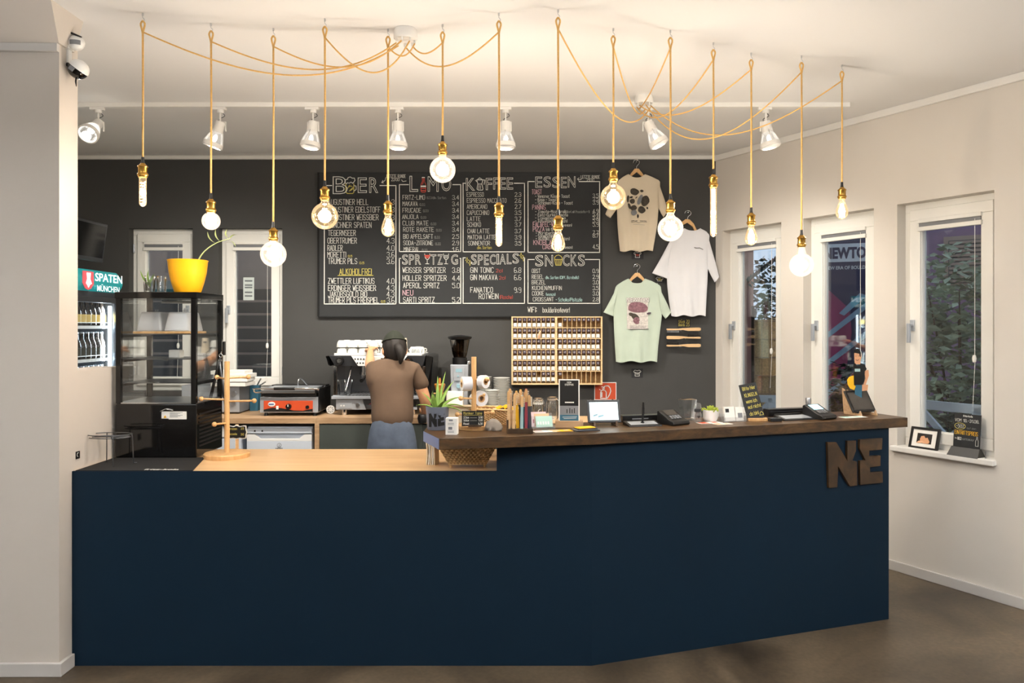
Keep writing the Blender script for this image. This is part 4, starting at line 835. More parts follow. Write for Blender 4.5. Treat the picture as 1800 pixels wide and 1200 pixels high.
# ------------------------------------------------------------------ appliances on the back counter
o, k = place('microwave', 'silver microwave with two dials on the left worktop', 'microwave', 380, 727, ZK)
m = MB(k); m.box(-60, 41, 0, 68, 2, 50, 0); m.build('body', ['mid_grey'], o, .003)
m = MB(k); m.box(-60, 22, -1.5, 0, 3, 49); m.build('door', 'silver_paint', o, .002); m = MB(k); m.box(22.5, 41, -1.5, 0, 3, 49); cp = m.build('control_panel', 'silver_paint', o, .002)
for z in (36, 19): m = MB(k); m.cyl((32, -1.5, z), (32, -6, z), 5, 4.4, 20); m.build('dial', 'steel', cp)
o, k = place('cake_boxes', 'uneven pile of white flat boxes on top of the microwave', 'boxes', 404, 730, ZK); o.location.z += 50*k; o.location.y += .05
for i, (a, b, z) in enumerate(((-40, 22, 0), (-38, 25, 8), (-36, 24, 15), (-40, 20, 21))):
    m = MB(k); m.box(a, b, 2+i, 50, z, z+6.4, 0, Matrix.Rotation(R((-2, 3, -3, 2)[i]), 4, 'Z')); m.build('box', 'white_paper', o, .001)
o, k = place('knife_block', 'dark blue knife block between microwave and contact grill', 'knife block', 446, 722, ZK)
m = MB(k); m.hexa([(-7, 0, 0), (7, 0, 0), (7, 14, 0), (-7, 14, 0)], [(-9, 6, 44), (6, 6, 44), (6, 20, 44), (-9, 20, 44)]); m.build('block', 'teal_c', o, .002)
for x, a in ((-4, -12), (1, 28), (3, 60)): m = MB(k); M = Matrix.Translation((x, 12, 42)) @ Matrix.Rotation(R(a), 4, 'Y'); m.box(-1, 1, -1, 1, 0, 16, 0, M); m.build('knife_handle', 'steel', o)
o, k = place('contact_grill', 'steel contact grill with an orange control panel', 'contact grill', 508, 731, ZK)
m = MB(k); m.box(-51, 51, 0, 84, 6, 33); m.build('body', 'silver_paint', o, .002)
m = MB(k); m.box(51, 53, 2, 82, 8, 48); m.box(-50, 50, 60, 84, 33, 50); m.build('hinge_housing', 'black', o, .002)
m = MB(k); m.box(-44, 42, -1.2, 0, 8, 27, 0); m.poly([(-44, 8), (42, 8), (42, 13), (25, 9.5), (8, 10), (-12, 14), (-28, 15), (-44, 11.5)], -1.6, -1.2, 1); cp = m.build('control_panel', ['orange', 'black_matt'], o)
m = MB(k); m.cyl((-30, -1.2, 21), (-30, -1.8, 21), 4.2, n=24, M=Matrix.Translation((-30, 0, 0)) @ Matrix.Scale(1.5, 4, (1, 0, 0)) @ Matrix.Translation((30, 0, 0))); m.box(-35, -26, -2.4, -1.9, 20, 22, 1); m.build('oval_badge', ['white_plastic', 'blue_c'], cp)
m = MB(k); m.cyl((0, -1.2, 17), (0, -6, 17), 5, 4.4, 20); m.box(-.6, .6, -6.4, -6, 17, 21, 1); m.build('dial', ['black', 'white_plastic'], cp); m = MB(k); m.cyl((33, -1.2, 16), (33, -4, 16), 3, n=16); m.box(-22, -18, -2, -1.2, 12, 18, 1); m.build('switch', ['black', 'white_plastic'], cp)
m = MB(k); m.box(-49, 48, 0, 60, 34.5, 40, 0); m.box(-47, 46, -2, 60, 40, 46, 1); m.build('lower_plate', ['black', 'steel'], o, .003)
m = MB(k); m.box(-45, 44, 2, 62, 46.5, 49, 0); m.build('upper_plate', ['silver_paint'], o, .004)
m = MB(k); m.tube(smooth_pts([(-44, 8, 42), (-57, -4, 42), (-58, -9, 47), (-50, -10, 49), (46, -10, 49), (51, -4, 46), (48, 8, 42)], 4), 1.3, 8); hd = m.build('handle', 'chrome', o); m = MB(k); m.cyl((-23, -10, 49), (13, -10, 49), 2.6, n=12); m.build('grip', 'black', hd)
m = MB(k); m.tube(smooth_pts([(10, 20, 49), (11, 20, 62), (14, 30, 63), (20, 45, 50)], 4), 1.2, 6); m.build('spring_arm', 'steel', o)
for x in (-42, 44):
    for y in (6, 76): m = MB(k); m.cyl((x, y, 0), (x, y, 6), 4, 3, 12); m.build('foot', 'black', o)
m = MB(1/234.); m.cyl((0, 0, 7.5), (0, 1.6, 7.5), 7.5, n=28, m=0)
for i in range(8): a = i*.785; m.box(4.2*math.cos(a)-.9, 4.2*math.cos(a)+.9, -.2, 0, 7.5+4.2*math.sin(a)-.8, 7.5+4.2*math.sin(a)+.8, 1)
l, k = on(581, 727, ZK+.004); o = m.build('round_tag', ['white_plastic', 'mid_grey']); o.location = l; tag(o, 'round white printed disc leaning beside the espresso machine', 'disc')
# espresso machine
o, k = place('espresso_machine', 'two-group espresso machine with black cheeks and steel drip tray', 'espresso machine', 667, 729.5, ZK+.004)
for x in (-63, 57):
    for y in (8, 100): m = MB(k); m.cyl((x, y, 0), (x, y, 10), 5.2, n=20); m.build('foot', 'chrome', o)
m = MB(k); m.box(-76, 66, 2, 112, 10, 28, 0); m.build('base', 'steel_dark', o, .003)
m = MB(k); m.poly([(-76, 10), (-24, 10), (-30, 28), (-76, 28)], -1, 2, 0); m.poly([(48, 10), (66, 10), (66, 14), (48, 14)], -1, 2, 0); m.box(-71, -48, -2, -1, 12, 24, 0); m.cyl((-38, -1, 18), (-38, -3, 18), 3.6, n=20, m=1); m.cyl((-67, -2, 17), (-67, -2.6, 17), 1.4, n=10, m=2); m.cyl((-62, -2, 17), (-62, -2.6, 17), 1.4, n=10, m=2); m.poly([(-22, 12), (48, 12), (48, 28), (-28, 28)], 0, 2, 3); m.tube([(-18, -.5, 19), (-14, -.5, 21), (-12, -.5, 18), (-6, -.5, 19), (4, -.5, 18)], .6, 5, 4); m.build('front_panel', ['silver_paint', 'steel', 'white_plastic', 'dark_grey', 'red_c'], o)
m = MB(k); m.box(-83, 71, -6, 70, 29, 34, 0); m.box(-60, 60, 2, 60, 34, 34.8, 1)
for i in range(20): m.box(-58+i*6, -55.5+i*6, 4, 58, 34.8, 35.4, 0)
m.build('drip_tray', ['silver_paint', 'black'], o, .002)
m = MB(k); m.box(-80, 78, 66, 112, 28, 86, 0); m.build('back_panel', 'steel_dark', o, .002)
for x, nm in ((-82, 0), (76, 0)): m = MB(k); m.box(x, x+7, 2, 66, 34, 86); m.build('side_post', 'chrome', o, .003)
m = MB(k); m.hexa([(-78, 0, 86), (76, 0, 86), (80, 112, 86), (-82, 112, 86)], [(-88, -6, 105), (82, -6, 105), (84, 112, 105), (-90, 112, 105)]); m.build('head_body', 'dark_grey', o, .004)
m = MB(k); m.poly([(-36, 87), (-22, 87), (10, 87), (36, 87), (50, 104.5), (-48, 104.5)], -8, -4, 0); m.poly([(-20, 88), (14, 88), (20, 103), (-12, 103)], -9.5, -8, 1)
for r_ in range(2):
    for i in range(4): m.cyl((-41+i*5+r_*4, -8, 99-r_*7), (-41+i*5+r_*4, -8.8, 99-r_*7), 1.5, n=10, m=2)
m.build('button_panel', ['white_plastic', 'porcelain', 'dark_grey'], o)
for x in (-68, 52):
    m = MB(k); m.cyl((x, -5, 96), (x, -12, 96), 7.2, 6.4, 24); kn = m.build('steam_knob', 'black', o); m = MB(k); m.cyl((x, -12, 96), (x, -13, 96), 4, n=6); m.build('knob_badge', 'chrome', kn)
m = MB(k); m.hexa([(78, 0, 25), (90, 0, 30), (92, 100, 30), (80, 100, 25)], [(82, -6, 106), (94, 4, 102), (94, 100, 104), (84, 100, 106)]); m.build('side_cheek', 'black_gloss', o, .006)
m = MB(k); m.hexa([(-90, 0, 88), (-86, 0, 86), (-86, 100, 86), (-90, 100, 88)], [(-94, -4, 104), (-88, -6, 105), (-88, 100, 105), (-94, 100, 104)]); m.build('side_cheek', 'black_gloss', o, .004)
m = MB(k); m.box(-80, 74, 4, 108, 105, 107); m.box(-80, 74, 2, 4, 105, 109); m.build('cup_tray', 'white_plastic', o)
for x in (-28, 34):
    m = MB(k); m.cyl((x, 24, 86), (x, 24, 74), 10, n=24); m.cyl((x, 24, 74), (x, 24, 70), 11.4, n=24); gh = m.build('group_head', 'chrome', o)
    m = MB(k); m.cyl((x, 24, 70), (x, 24, 62), 9, 7, 20); m.cyl((x, 14, 67), (x, -18, 62), 2.6, 3.4, 12, 1); m.build('portafilter', ['steel', 'black'], gh)
for x, t in ((-52, -1), (60, 1)): m = MB(k); m.tube(smooth_pts([(x, 14, 86), (x+2*t, 8, 70), (x+5*t, 4, 55), (x+8*t, 0, 42)], 4), 1.5, 8); m.build('steam_wand', 'chrome', o)
EM = o.location.copy(); ek = k
# cups, bowls and glasses on the machine
def cup_mesh(mb, r, h, flip=True, handle=True):
    pr = [(0, h), (r*.55, h), (r*.62, h*.97), (r*.85, h*.7), (r*.97, h*.35), (r, 0), (r*.95, 0), (r*.9, h*.35), (r*.5, h*.9), (0, h*.92)]
    if not flip: pr = [(a, h-z) for a, z in pr]
    mb.lathe(pr, n=22)
cup = thing('coffee_cup', 'x', 'cup', (0, 0, 0), 0, 'white cups stacked upside down on the espresso machine')
m = MB(k); cup_mesh(m, 9.3, 12); m.build('cup_body', 'porcelain', cup); m = MB(k); m.tube(smooth_pts([(8.5, 0, 3), (12.5, 0, 4), (12, 0, 8), (7, 0, 9)], 4), 1, 6); m.build('cup_handle', 'porcelain', cup)
first = True
for tier in range(2):
    for row in range(3):
        for i in range(5):
            e = cup if first else copy_tree(cup); first = False
            e.location = EM+Vector(((-69+i*19.2+(4 if tier and row % 2 else 0))*ek, (13+row*20)*ek, (107+tier*12.4)*ek)); e.rotation_euler = (0, 0, random.choice([.6, 2.2, -.7, 1.6]))
            e['label'] = '%s white cup from the left, %s tier, %s row on the espresso machine' % (ordn[i], ('lower', 'upper')[tier], ('front', 'middle', 'back')[row])
e = thing('paper_cup_stack', 'pale printed carton cup standing on the espresso machine\'s right half', 'paper cup', EM+Vector((37*ek, 40*ek, 107*ek)))
m = MB(ek); m.lathe([(0, 0), (7, 0), (5.4, 28), (0, 28)], n=24); m.box(-4.5, .5, -6.6, -6.0, 19, 22, 1); m.build('cup_body', ['cloth_cream', 'dark_grey'], e)
for i, (x, y) in enumerate(((44, 12), (53, 14), (62, 12), (70, 16), (57, 28))):
    e = thing('shot_glass', '%s shot glass from the left on the espresso machine\'s right edge' % ordn[i], 'shot glass', EM+Vector((x*ek, y*ek, 107*ek)), 0, 'shot glasses on the espresso machine'); m = MB(ek); m.lathe([(0, 0), (3, 0), (4, 9), (3.6, 9), (2.7, 1), (0, 1)], n=16); m.build('glass', 'clear', e)
for i, (x, y) in enumerate(((54, 48), (66, 48), (60, 66))):
    e = copy_tree(cup); e.location = EM+Vector((x*ek, y*ek, 107*ek)); e['label'] = '%s white cup behind the shot glasses on the espresso machine' % ordn[i]; e['group'] = 'white cups behind the shot glasses'
for i, (x, y) in enumerate(((-68, 12), (-60, 24), (56, 14), (66, 12), (62, 26))):
    e = thing('latte_glass', ('tall latte glass on the left of the drip tray', 'latte glass behind the left one on the drip tray', 'ribbed latte glass right of the second group head', 'latte glass at the far right of the drip tray', 'latte glass behind the right-hand pair on the drip tray')[i], 'latte glass', EM+Vector((x*ek, y*ek, 34.2*ek)), 0, 'latte glasses on the drip tray')
    m = MB(ek); m.lathe([(0, 0), (5.4, 0), (8.6, 27), (8, 27), (4.9, 2), (0, 2)], n=12); m.build('glass', 'clear', e)
# grinder
o, k = place('coffee_grinder', 'silver coffee grinder with a smoked bean hopper and black lid', 'coffee grinder', 807, 725, ZK+.004)
m = MB(k); m.box(-17, 17, 0, 34, 0, 8, 1); m.hexa([(-14, 8, 8), (14, 8, 8), (14, 34, 8), (-14, 34, 8)], [(-16, 4, 84), (16, 4, 84), (15, 34, 84), (-15, 34, 84)]); m.build('body', ['silver_paint', 'dark_grey'], o, .004)
m = MB(k); m.box(-9, 9, 2.4, 4.4, 56, 80, 0); m.box(-6, 5, 1.6, 2.4, 71, 77, 1); m.cyl((-2, 2.4, 64), (-2, 1, 64), 1.6, n=12, m=1); m.box(-4, 4, -6, 6, 44, 50, 1); m.build('control_panel', ['silver_paint', 'screen_grey'], o)
m = MB(k); m.cyl((0, 18, 84), (0, 18, 96), 13, n=24); m.ell((16, 12, 88), 4, 1, 12, 8); m.build('collar', ['black', 'chrome'], o)
m = MB(k); m.lathe([(11, 96), (13, 102), (18, 128), (17.4, 128), (12.4, 102), (10.4, 96)], (0, 18, 0), 32); m.build('hopper', 'hopper', o)
m = MB(k); m.lathe([(0, 96), (10.4, 96.5), (13, 106), (0, 107)], (0, 18, 0), 24); m.build('coffee_beans', 'soil', o)
m = MB(k); m.lathe([(0, 120), (4, 121), (8, 126), (20, 129), (22, 133), (12, 135), (5, 136), (0, 136)], (0, 18, 0), 32); m.build('lid', 'black', o)
# saucers
def stack(px, s, n, r, which, yoff=0):
    base = Vector(((px-900)/s, F/s, ZK+.004)); pr = None
    for i in range(n):
        lb = 'topmost saucer of the %s' % which if i == n-1 else ('bottom saucer of the %s' % which if i == 0 else 'saucer %d down from the top in the %s' % (n-1-i, which))
        if pr is None:
            m = MB(); m.lathe([(0, 0), (r*.55, 0), (r*.6, .002), (r, .014), (r, .0165), (r*.55, .006), (0, .006)], n=28); e = m.build('saucer', 'porcelain'); pr = e
        else: e = pr.copy(); C.objects.link(e)
        e.location = base+Vector((random.uniform(-.002, .002), 0, i*.0126)); tag(e, lb, 'saucer', 'saucers of the '+which)
stack(882, 222, 20, .066, 'tall right-hand saucer stack'); stack(851, 218, 20, .062, 'tall left-hand saucer stack behind the tape rolls'); stack(865.5, 232, 14, .056, 'middle front saucer stack'); stack(843, 236, 10, .052, 'lowest left saucer stack')
# ------------------------------------------------------------------ person at the espresso machine (seen from behind, reaching for a cup)
def skin(name, joints, edges, mt, parent, sub=2, root=0):
    me = bpy.data.meshes.new(name); me.from_pydata([j[0] for j in joints], edges, []); o = bpy.data.objects.new(name, me); C.objects.link(o); o.parent = parent
    me.materials.append(MT(mt)); md = o.modifiers.new('skin', 'SKIN'); md.use_smooth_shade = True
    if not me.skin_vertices: return o
    for i, j in enumerate(joints):
        r = j[1]; me.skin_vertices[0].data[i].radius = r if isinstance(r, tuple) else (r, r); me.skin_vertices[0].data[i].use_root = (i == root)
    sb = o.modifiers.new('sub', 'SUBSURF'); sb.levels = sb.render_levels = sub; return o
PS = 262.; PX, PY = (690-900)/PS, F/PS
pe = thing('person', 'person in brown T-shirt and jeans seen from behind, reaching for a cup', 'person', (PX, PY, 0))
J = [((0, 0, .86), (.09, .065)), ((-.005, .03, 1.0), (.10, .072)), ((-.015, .07, 1.13), (.15, .095)), ((-.02, .095, 1.235), (.135, .085)), ((-.015, .115, 1.30), .052), ((-.01, .13, 1.345), .048),
     ((.135, .09, 1.245), .05), ((-.185, .09, 1.245), .052),            # shoulders 6 7
     ((.205, .1, 1.06), .043), ((.2, .23, .93), .034), ((.17, .36, .935), .024),   # right arm 8 9 10
     ((-.17, .21, 1.29), .04), ((-.175, .33, 1.345), .033), ((-.165, .44, 1.395), .023),    # left arm raised 11 12 13
     ((.075, 0, .76), .06), ((.1, -.01, .46), .05), ((.105, .02, .09), .042), ((-.075, 0, .76), .06), ((-.1, .0, .46), .05), ((-.105, .03, .09), .042)]
E = [(0,1),(1,2),(2,3),(3,4),(4,5),(3,6),(3,7),(6,8),(8,9),(9,10),(7,11),(11,12),(12,13),(0,14),(14,15),(15,16),(0,17),(17,18),(18,19)]
J[7] = ((-.145, .1, 1.25), .05); J[11] = ((-.205, .28, 1.275), .04); J[12] = ((-.228, .4, 1.33), .031); J[13] = ((-.24, .48, 1.375), .023)
skin('body', J, E, 'skin', pe)
# head with face (turned to the machine)
HM = Matrix.Translation((-.01, .145, 1.385)) @ Matrix.Rotation(R(18), 4, 'Z') @ Matrix.Rotation(R(-14), 4, 'X')
def headpt(u, v):
    th = 2*math.pi*u; ph = math.pi*v; x = math.sin(ph)*math.cos(th); y = math.sin(ph)*math.sin(th); z = math.cos(ph)
    rx, ry, rz = .076, .097, .118
    if z < 0: rx *= 1+.28*z; ry *= 1+.12*z
    p = Vector((x*rx, y*ry, z*rz))
    if y > .5: p.y += .004*math.cos(z*14); p.y -= .012*max(0, 1-abs(z-.1)*6)*(1-min(1, abs(abs(x)-.4)*4))
    return p
m = MB(); m.grid(headpt, 32, 24, 0, HM); m.tube([(0, .088, .03), (0, .104, .008), (0, .118, -.014), (0, .1, -.026)], [.007, .009, .013, .007], 8, 0, HM)
for sx in (-1, 1): m.ell((sx*.078, -.005, -.005), (.01, .02, .03), 0, 12, 8, HM)
m.build('head', 'skin', pe)
m = MB()
for sx in (-1, 1): m.ell((sx*.03, .083, .012), (.014, .008, .009), 0, 12, 8, HM); m.ell((sx*.03, .0895, .012), (.006, .004, .006), 1, 10, 6, HM)
m.build('eye', ['white_plastic', 'hair'], pe)
m = MB(); m.ell((0, .09, -.05), (.024, .008, .006), 0, 14, 6, HM); m.build('mouth', 'red_c', pe)
m = MB()
def hairpt(u, v):
    p = headpt(u, .78*v); q = p*1.09+Vector((0, -.006, .004)); f_ = max(0, p.y/.09)
    if p.z < .055 and p.y > .02: q = p*.93
    q.x += .003*math.sin(u*60); return q
m.grid(hairpt, 48, 20, 0, HM); m.tube(smooth_pts([(0, -.095, .01), (.01, -.135, -.02), (.02, -.14, -.07), (.015, -.125, -.125)], 5), [.018, .02, .024, .026, .028, .03, .03, .03, .03, .028, .026, .024, .02, .015, .01, .004], 10, 0, HM); m.build('hair', 'hair', pe)
m = MB(); m.grid(lambda u, v: headpt(u, .36*v)*1.17, 32, 8, 0, HM); m.tube([HM.inverted() @ (HM @ (headpt(i/24, .36)*1.17)) for i in range(24)], .006, 6, 0, HM, closed=True); m.build('cap', 'cap_green', pe)
TJ = [((0, -.005, .82), (.165, .128)), ((-.005, .03, 1.0), (.148, .11)), ((-.015, .07, 1.13), (.162, .112)), ((-.02, .095, 1.235), (.15, .098)), ((-.015, .122, 1.31), .07), ((.135, .09, 1.245), .064), ((-.15, .1, 1.25), .066), ((.2, .1, 1.11), .06), ((-.178, .2, 1.265), .056)]
skin('t_shirt', TJ, [(0,1),(1,2),(2,3),(3,4),(3,5),(3,6),(5,7),(6,8)], 'tee_brown', pe)
skin('jeans', [((0, .01, 1.0), (.125, .09)), ((0, 0, .88), (.15, .115)), ((.075, 0, .74), .11), ((.1, -.01, .46), .074), ((.105, .02, .08), .06), ((-.075, 0, .76), .115), ((-.1, 0, .46), .074), ((-.105, .03, .08), .06)], [(0,1),(1,2),(2,3),(3,4),(1,5),(5,6),(6,7)], 'denim', pe)
for sx in (-1, 1):
    m = MB(); m.ell((sx*.105, .06, .045), (.05, .135, .045)); m.box(sx*.105-.045, sx*.105+.045, -.06, .18, 0, .02, 1); m.build('shoe', ['dark_grey', 'white_plastic'], pe, .005)
def hand(parent, base, d, up, curl, side):
    d = Vector(d).normalized(); up = Vector(up).normalized(); sd = d.cross(up).normalized()*side
    P = lambda a, b, c: tuple(Vector(base)+d*a+sd*b+up*c)
    skin('palm', [(P(-.02, 0, 0), (.021, .018)), (P(.02, 0, 0), (.03, .016)), (P(.065, 0, 0), (.034, .013))], [(0,1),(1,2)], 'skin', parent)
    for i, (b, L_) in enumerate(((.026, .068), (.009, .076), (-.009, .07), (-.025, .055))):
        pts = [(P(.055, b, 0), .010)]; a = 0; p = [.07, 0]; seg = (L_*.45, L_*.32, L_*.23)
        pts.append((P(p[0], b, 0), .0095))
        for q, sg in enumerate(seg): a += curl*(1, 1.2, .8)[q]; p = [p[0]+sg*math.cos(a), p[1]-sg*math.sin(a)]; pts.append((P(p[0], b*1.05, p[1]), .0088-.0008*q))
        skin('finger', pts, [(j, j+1) for j in range(4)], 'skin', parent)
    skin('thumb', [(P(.0, .018, -.004), .013), (P(.025, .042, -.012), .011), (P(.05, .052, -.024), .0098), (P(.07, .046, -.034), .0085)], [(0,1),(1,2),(2,3)], 'skin', parent)
hand(pe, (-.24, .49, 1.38), (.05, .8, .15), (0, -.2, 1), .55, -1); hand(pe, (.165, .372, .935), (-.1, .9, .1), (0, -.1, 1), .35, 1)
m = MB(); m.tube([(.2+.032*math.cos(t), .28, .935+.032*math.sin(t)) for t in [i*.39 for i in range(16)]], .004, 6, closed=True); m.build('bracelet', 'blue_c', pe)

# ------------------------------------------------------------------ shirts, brushes and cards on the dark wall
SS = 218.; kS = 1/SS
def shirt(name, lb, ox, oy, rows_, sl, sr, neck, mt, prints, depth=.03):
    """rows_: (y, xl, xr) in photo px from shoulder to hem; sleeves as four-corner quads"""
    e = thing(name, lb, 'T-shirt', ((ox-900)/SS, F/SS, H-(oy-HZ)/SS)); X = lambda px: px-ox; Z = lambda py: oy-py
    nr = len(rows_)
    def interp(v):
        t = v*(nr-1); i = min(int(t), nr-2); f = t-i; a, b = rows_[i], rows_[i+1]; return [a[j]*(1-f)+b[j]*f for j in range(3)]
    def fr_(u, v, sgn):
        y, xl, xr = interp(v); x = xl+(xr-xl)*u; edge = math.sin(math.pi*min(1, max(0, u)))**.5
        fold = (1.9*math.sin(u*15+v*3)*v*v+.7*math.sin(u*29-v*5)*v)*min(1, .35+max(0, v-.5)*2)
        if v == 1: y += 1.4*math.sin(u*13)
        yy = y
        if v < .001 or v < .2:
            nx0, nx1, nd = neck; c = (nx0+nx1)/2; h_ = (nx1-nx0)/2
            if abs(x-c) < h_: yy = max(y, y+nd*(1-((x-c)/h_)**2)*(1-v/.2))
        return (X(x), sgn*(1.2+3.4*edge)*-1+(fold if sgn > 0 else fold*.5), Z(yy))
    m = MB(kS); m.grid(lambda u, v: fr_(u, v, 1), 36, 26); m.grid(lambda u, v: fr_(u, v, -1), 36, 26)
    for ed in (0, 1): m.grid(lambda u, v: tuple(Vector(fr_(ed, v, 1)).lerp(Vector(fr_(ed, v, -1)), u)), 1, 26)
    m.grid(lambda u, v: tuple(Vector(fr_(u, 0, 1)).lerp(Vector(fr_(u, 0, -1)), v)), 36, 1); m.build('shirt_body', mt, e)
    for q in (sl, sr):      # quad: shoulder-top, outer-top, outer-bottom(hem inner), armpit
        def fs(u, v, sgn):
            a = Vector(q[0]).lerp(Vector(q[1]), u); b = Vector(q[3]).lerp(Vector(q[2]), u); p = a.lerp(b, v)
            bulge = math.sin(math.pi*v)**.6
            out = Vector(q[0]).lerp(Vector(q[3]), .5)-Vector(q[1]).lerp(Vector(q[2]), .5)
            p = p-out*0.06*math.sin(math.pi*u)*(1-v)
            return (X(p.x), -sgn*(.8+3.6*bulge)+.9*math.sin(u*7+v*4), Z(p.y))
        m = MB(kS); m.grid(lambda u, v: fs(u, v, 1), 12, 10); m.grid(lambda u, v: fs(u, v, -1), 12, 10); m.build('sleeve', mt, e)
    nx0, nx1, nd = neck; m = MB(kS); m.tube(smooth_pts([(X(nx0), -2, Z(rows_[0][0])), (X((nx0*3+nx1)/4), -3.4, Z(rows_[0][0]+nd*.8)), (X((nx0+nx1)/2), -3.8, Z(rows_[0][0]+nd)), (X((nx0+nx1*3)/4), -3.4, Z(rows_[0][0]+nd*.8)), (X(nx1), -2, Z(rows_[0][0]))], 5), .9, 6); m.build('collar', mt, e)
    prints(e, X, Z); return e
def hanger(lb, cx, top, shz, w_, tilt=0):
    e = thing('clothes_hanger', lb, 'clothes hanger', ((cx-900)/SS, F/SS, H-(top-HZ)/SS)); M = Matrix.Rotation(R(tilt), 4, 'Y')
    d = top-shz
    m = MB(kS); m.tube(smooth_pts([(-6, 0, -6), (-4.5, 0, -1.5), (0, 0, 0), (4.5, 0, -2.5), (4.5, 0, -6.5), (1, 0, -10), (0, 0, -13), (0, 0, -18)], 5), .55, 6, M=M); m.build('hook', 'chrome', e)
    P = [(-w_, d-5), (-w_*.55, -22), (-3.5, -15.5), (3.5, -15.5), (w_*.55, -22), (w_, d-5), (w_-3, d-8), (w_*.5, -28), (0, -21.5), (-w_*.5, -28), (-w_+3, d-8)]
    m = MB(kS); m.poly(P, -1.6, 1.6, 0, M); m.build('yoke', 'beech', e, .002)
    m = MB(kS); m.cyl((0, 0, -3), (0, (YB-F/SS)*SS, -3), .9, n=8, M=M); m.build('nail', 'steel', e); return e
def blob(m, X, Z, cx, cy, rx, ry, rot=0, mm=0, n=14, y=-6.2, sk=0):
    P = []
    for i in range(n):
        t = 2*math.pi*i/n; a = rx*math.cos(t)*(1+.08*math.sin(3*t+cx)); b = ry*math.sin(t)*(1+.08*math.cos(2*t+cy)); c, s_ = math.cos(R(rot)), math.sin(R(rot)); P.append((X(cx+a*c-b*s_), Z(cy+a*s_+b*c)))
    m.poly(P, y, y+1, mm)
def pr1(e, X, Z):
    m = MB(kS); q = lambda x, y: (1080+x/10.91, 310+y/10.91)
    for (x, y, rx, ry, rot, mm) in ((375,305,85,65,10,0),(515,290,32,22,10,0),(252,440,22,70,5,0),(315,410,30,18,-10,1),(335,485,50,45,10,0),(410,415,26,8,-45,0),(480,455,38,110,22,2),(578,480,78,100,10,0),(360,610,60,50,0,0),(280,580,24,60,-20,0),(365,700,56,54,20,2),(510,650,72,68,20,0),(620,615,14,22,-20,1),(440,770,18,36,0,1)):
        a, b = q(x, y); blob(m, X, Z, a, b, rx/10.91, ry/10.91, rot, mm)
    m.ribbon([(X(1108.8), Z(391.5)), (X(1117), Z(390)), (X(1121), Z(392.6)), (X(1127), Z(391)), (X(1136), Z(391.5))], .5, -6.2, 1)
    for i, (a, b) in enumerate(((1109, 1114), (1116, 1119), (1124, 1130), (1131, 1135))): m.ribbon([(X(a), Z(389)), (X(b), Z(388.5+i*.3))], .9, -6.2, 1)
    m.ribbon([(X(1112), Z(395)), (X(1132), Z(396))], .35, -6.2, 2); m.build('stone_print', ['print_dark', 'hair', 'mid_grey'], e)
def pr2(e, X, Z):
    m = MB(kS); m.ribbon([(X(1219), Z(435.5)), (X(1223), Z(436.5)), (X(1228), Z(436)), (X(1234), Z(439))], .9, -6.2, 0); m.build('small_print', 'print_dark', e)
def pr3(e, X, Z):
    m = MB(kS); q = lambda x, y: (1090+x/15, 510+y/15)
    x0, y0 = q(170, 200); x1, y1 = q(720, 1020); m.box(X(x0), X(x1), -6.0, -5, Z(y1), Z(y0), 2)
    for (x, y, rx, ry, rot, mm) in ((440,450,255,150,0,1),(560,470,150,120,20,1),(430,520,90,60,0,2),(380,700,120,70,30,0),(420,800,90,90,10,1),(600,640,110,60,-10,2),(740,610,60,25,-15,3),(650,790,70,70,0,2),(280,640,70,50,20,0),(540,830,60,40,0,2),(260,850,60,50,0,2)):
        a, b = q(x, y); blob(m, X, Z, a, b, rx/15, ry/15, rot, mm, y=-6.3-.05*mm-rx*.0008-x*.0003)
    m.box(X(q(200, 0)[0]), X(q(700, 0)[0]), -6.5, -6.1, Z(q(0, 1000)[1]), Z(q(0, 915)[1]), 2)
    for yy in (945, 980): m.ribbon([(X(q(240, 0)[0]), Z(q(0, yy)[1])), (X(q(660, 0)[0]), Z(q(0, yy)[1]))], .5, -6.6, 3)
    m.ribbon([(X(q(250, 0)[0]), Z(q(0, 1030)[1])), (X(q(730, 0)[0]), Z(q(0, 1020)[1]))], .8, -6.3, 3)
    font(m, 'NEWTON', X(1100), Z(531.5), 8.4, 40, -6.6, 3, bold=.06); font(m, 'NEWTON', X(1100.3), Z(531), 7.6, 39, -6.9, 4, bold=.01)
    m.build('poster_print', ['print_dark', 'print_plum', 'print_pale', 'plum', 'white_paper'], e)
r1 = [(307, 1102, 1136), (311, 1095, 1146), (318, 1086, 1160), (330, 1084.5, 1160), (350, 1084.5, 1158), (372, 1084.8, 1157), (395, 1085.5, 1155), (418, 1087.5, 1151), (441, 1090, 1147)]
shirt('t_shirt', 'cream T-shirt with a dark stone-shapes print, hung highest on the dark wall', 1118, 375, r1, ((1090, 315), (1064, 376), (1073, 383), (1085, 366)), ((1156, 315), (1174, 370), (1166, 381.5), (1158, 367)), (1104, 1134, 6.5), 'cloth_cream', pr1)
hanger('wooden hanger holding the cream T-shirt', 1119, 281, 308, 16)
r2 = [(402, 1200, 1232), (406, 1190, 1240), (413, 1181, 1247), (425, 1177, 1246), (445, 1174, 1245), (470, 1172.5, 1244), (495, 1172.5, 1243), (525, 1175.5, 1241), (555, 1180.3, 1239.5)]
shirt('t_shirt', 'plain white T-shirt with a tiny chest print', 1209, 480, r2, ((1186, 408), (1146.4, 480), (1173.8, 490), (1176, 450)), ((1242, 406), (1264, 486), (1256, 496), (1243, 470)), (1202, 1231, 4.5), 'cloth_white', pr2)
hanger('wooden hanger holding the white T-shirt', 1210, 370, 402, 20, 5)
r3 = [(490, 1103, 1135), (494, 1095, 1146), (502, 1083, 1161), (515, 1079, 1163), (535, 1078.5, 1163), (557, 1078.7, 1163), (580, 1079.5, 1160), (608, 1081, 1156.5), (635.5, 1083, 1154.4)]
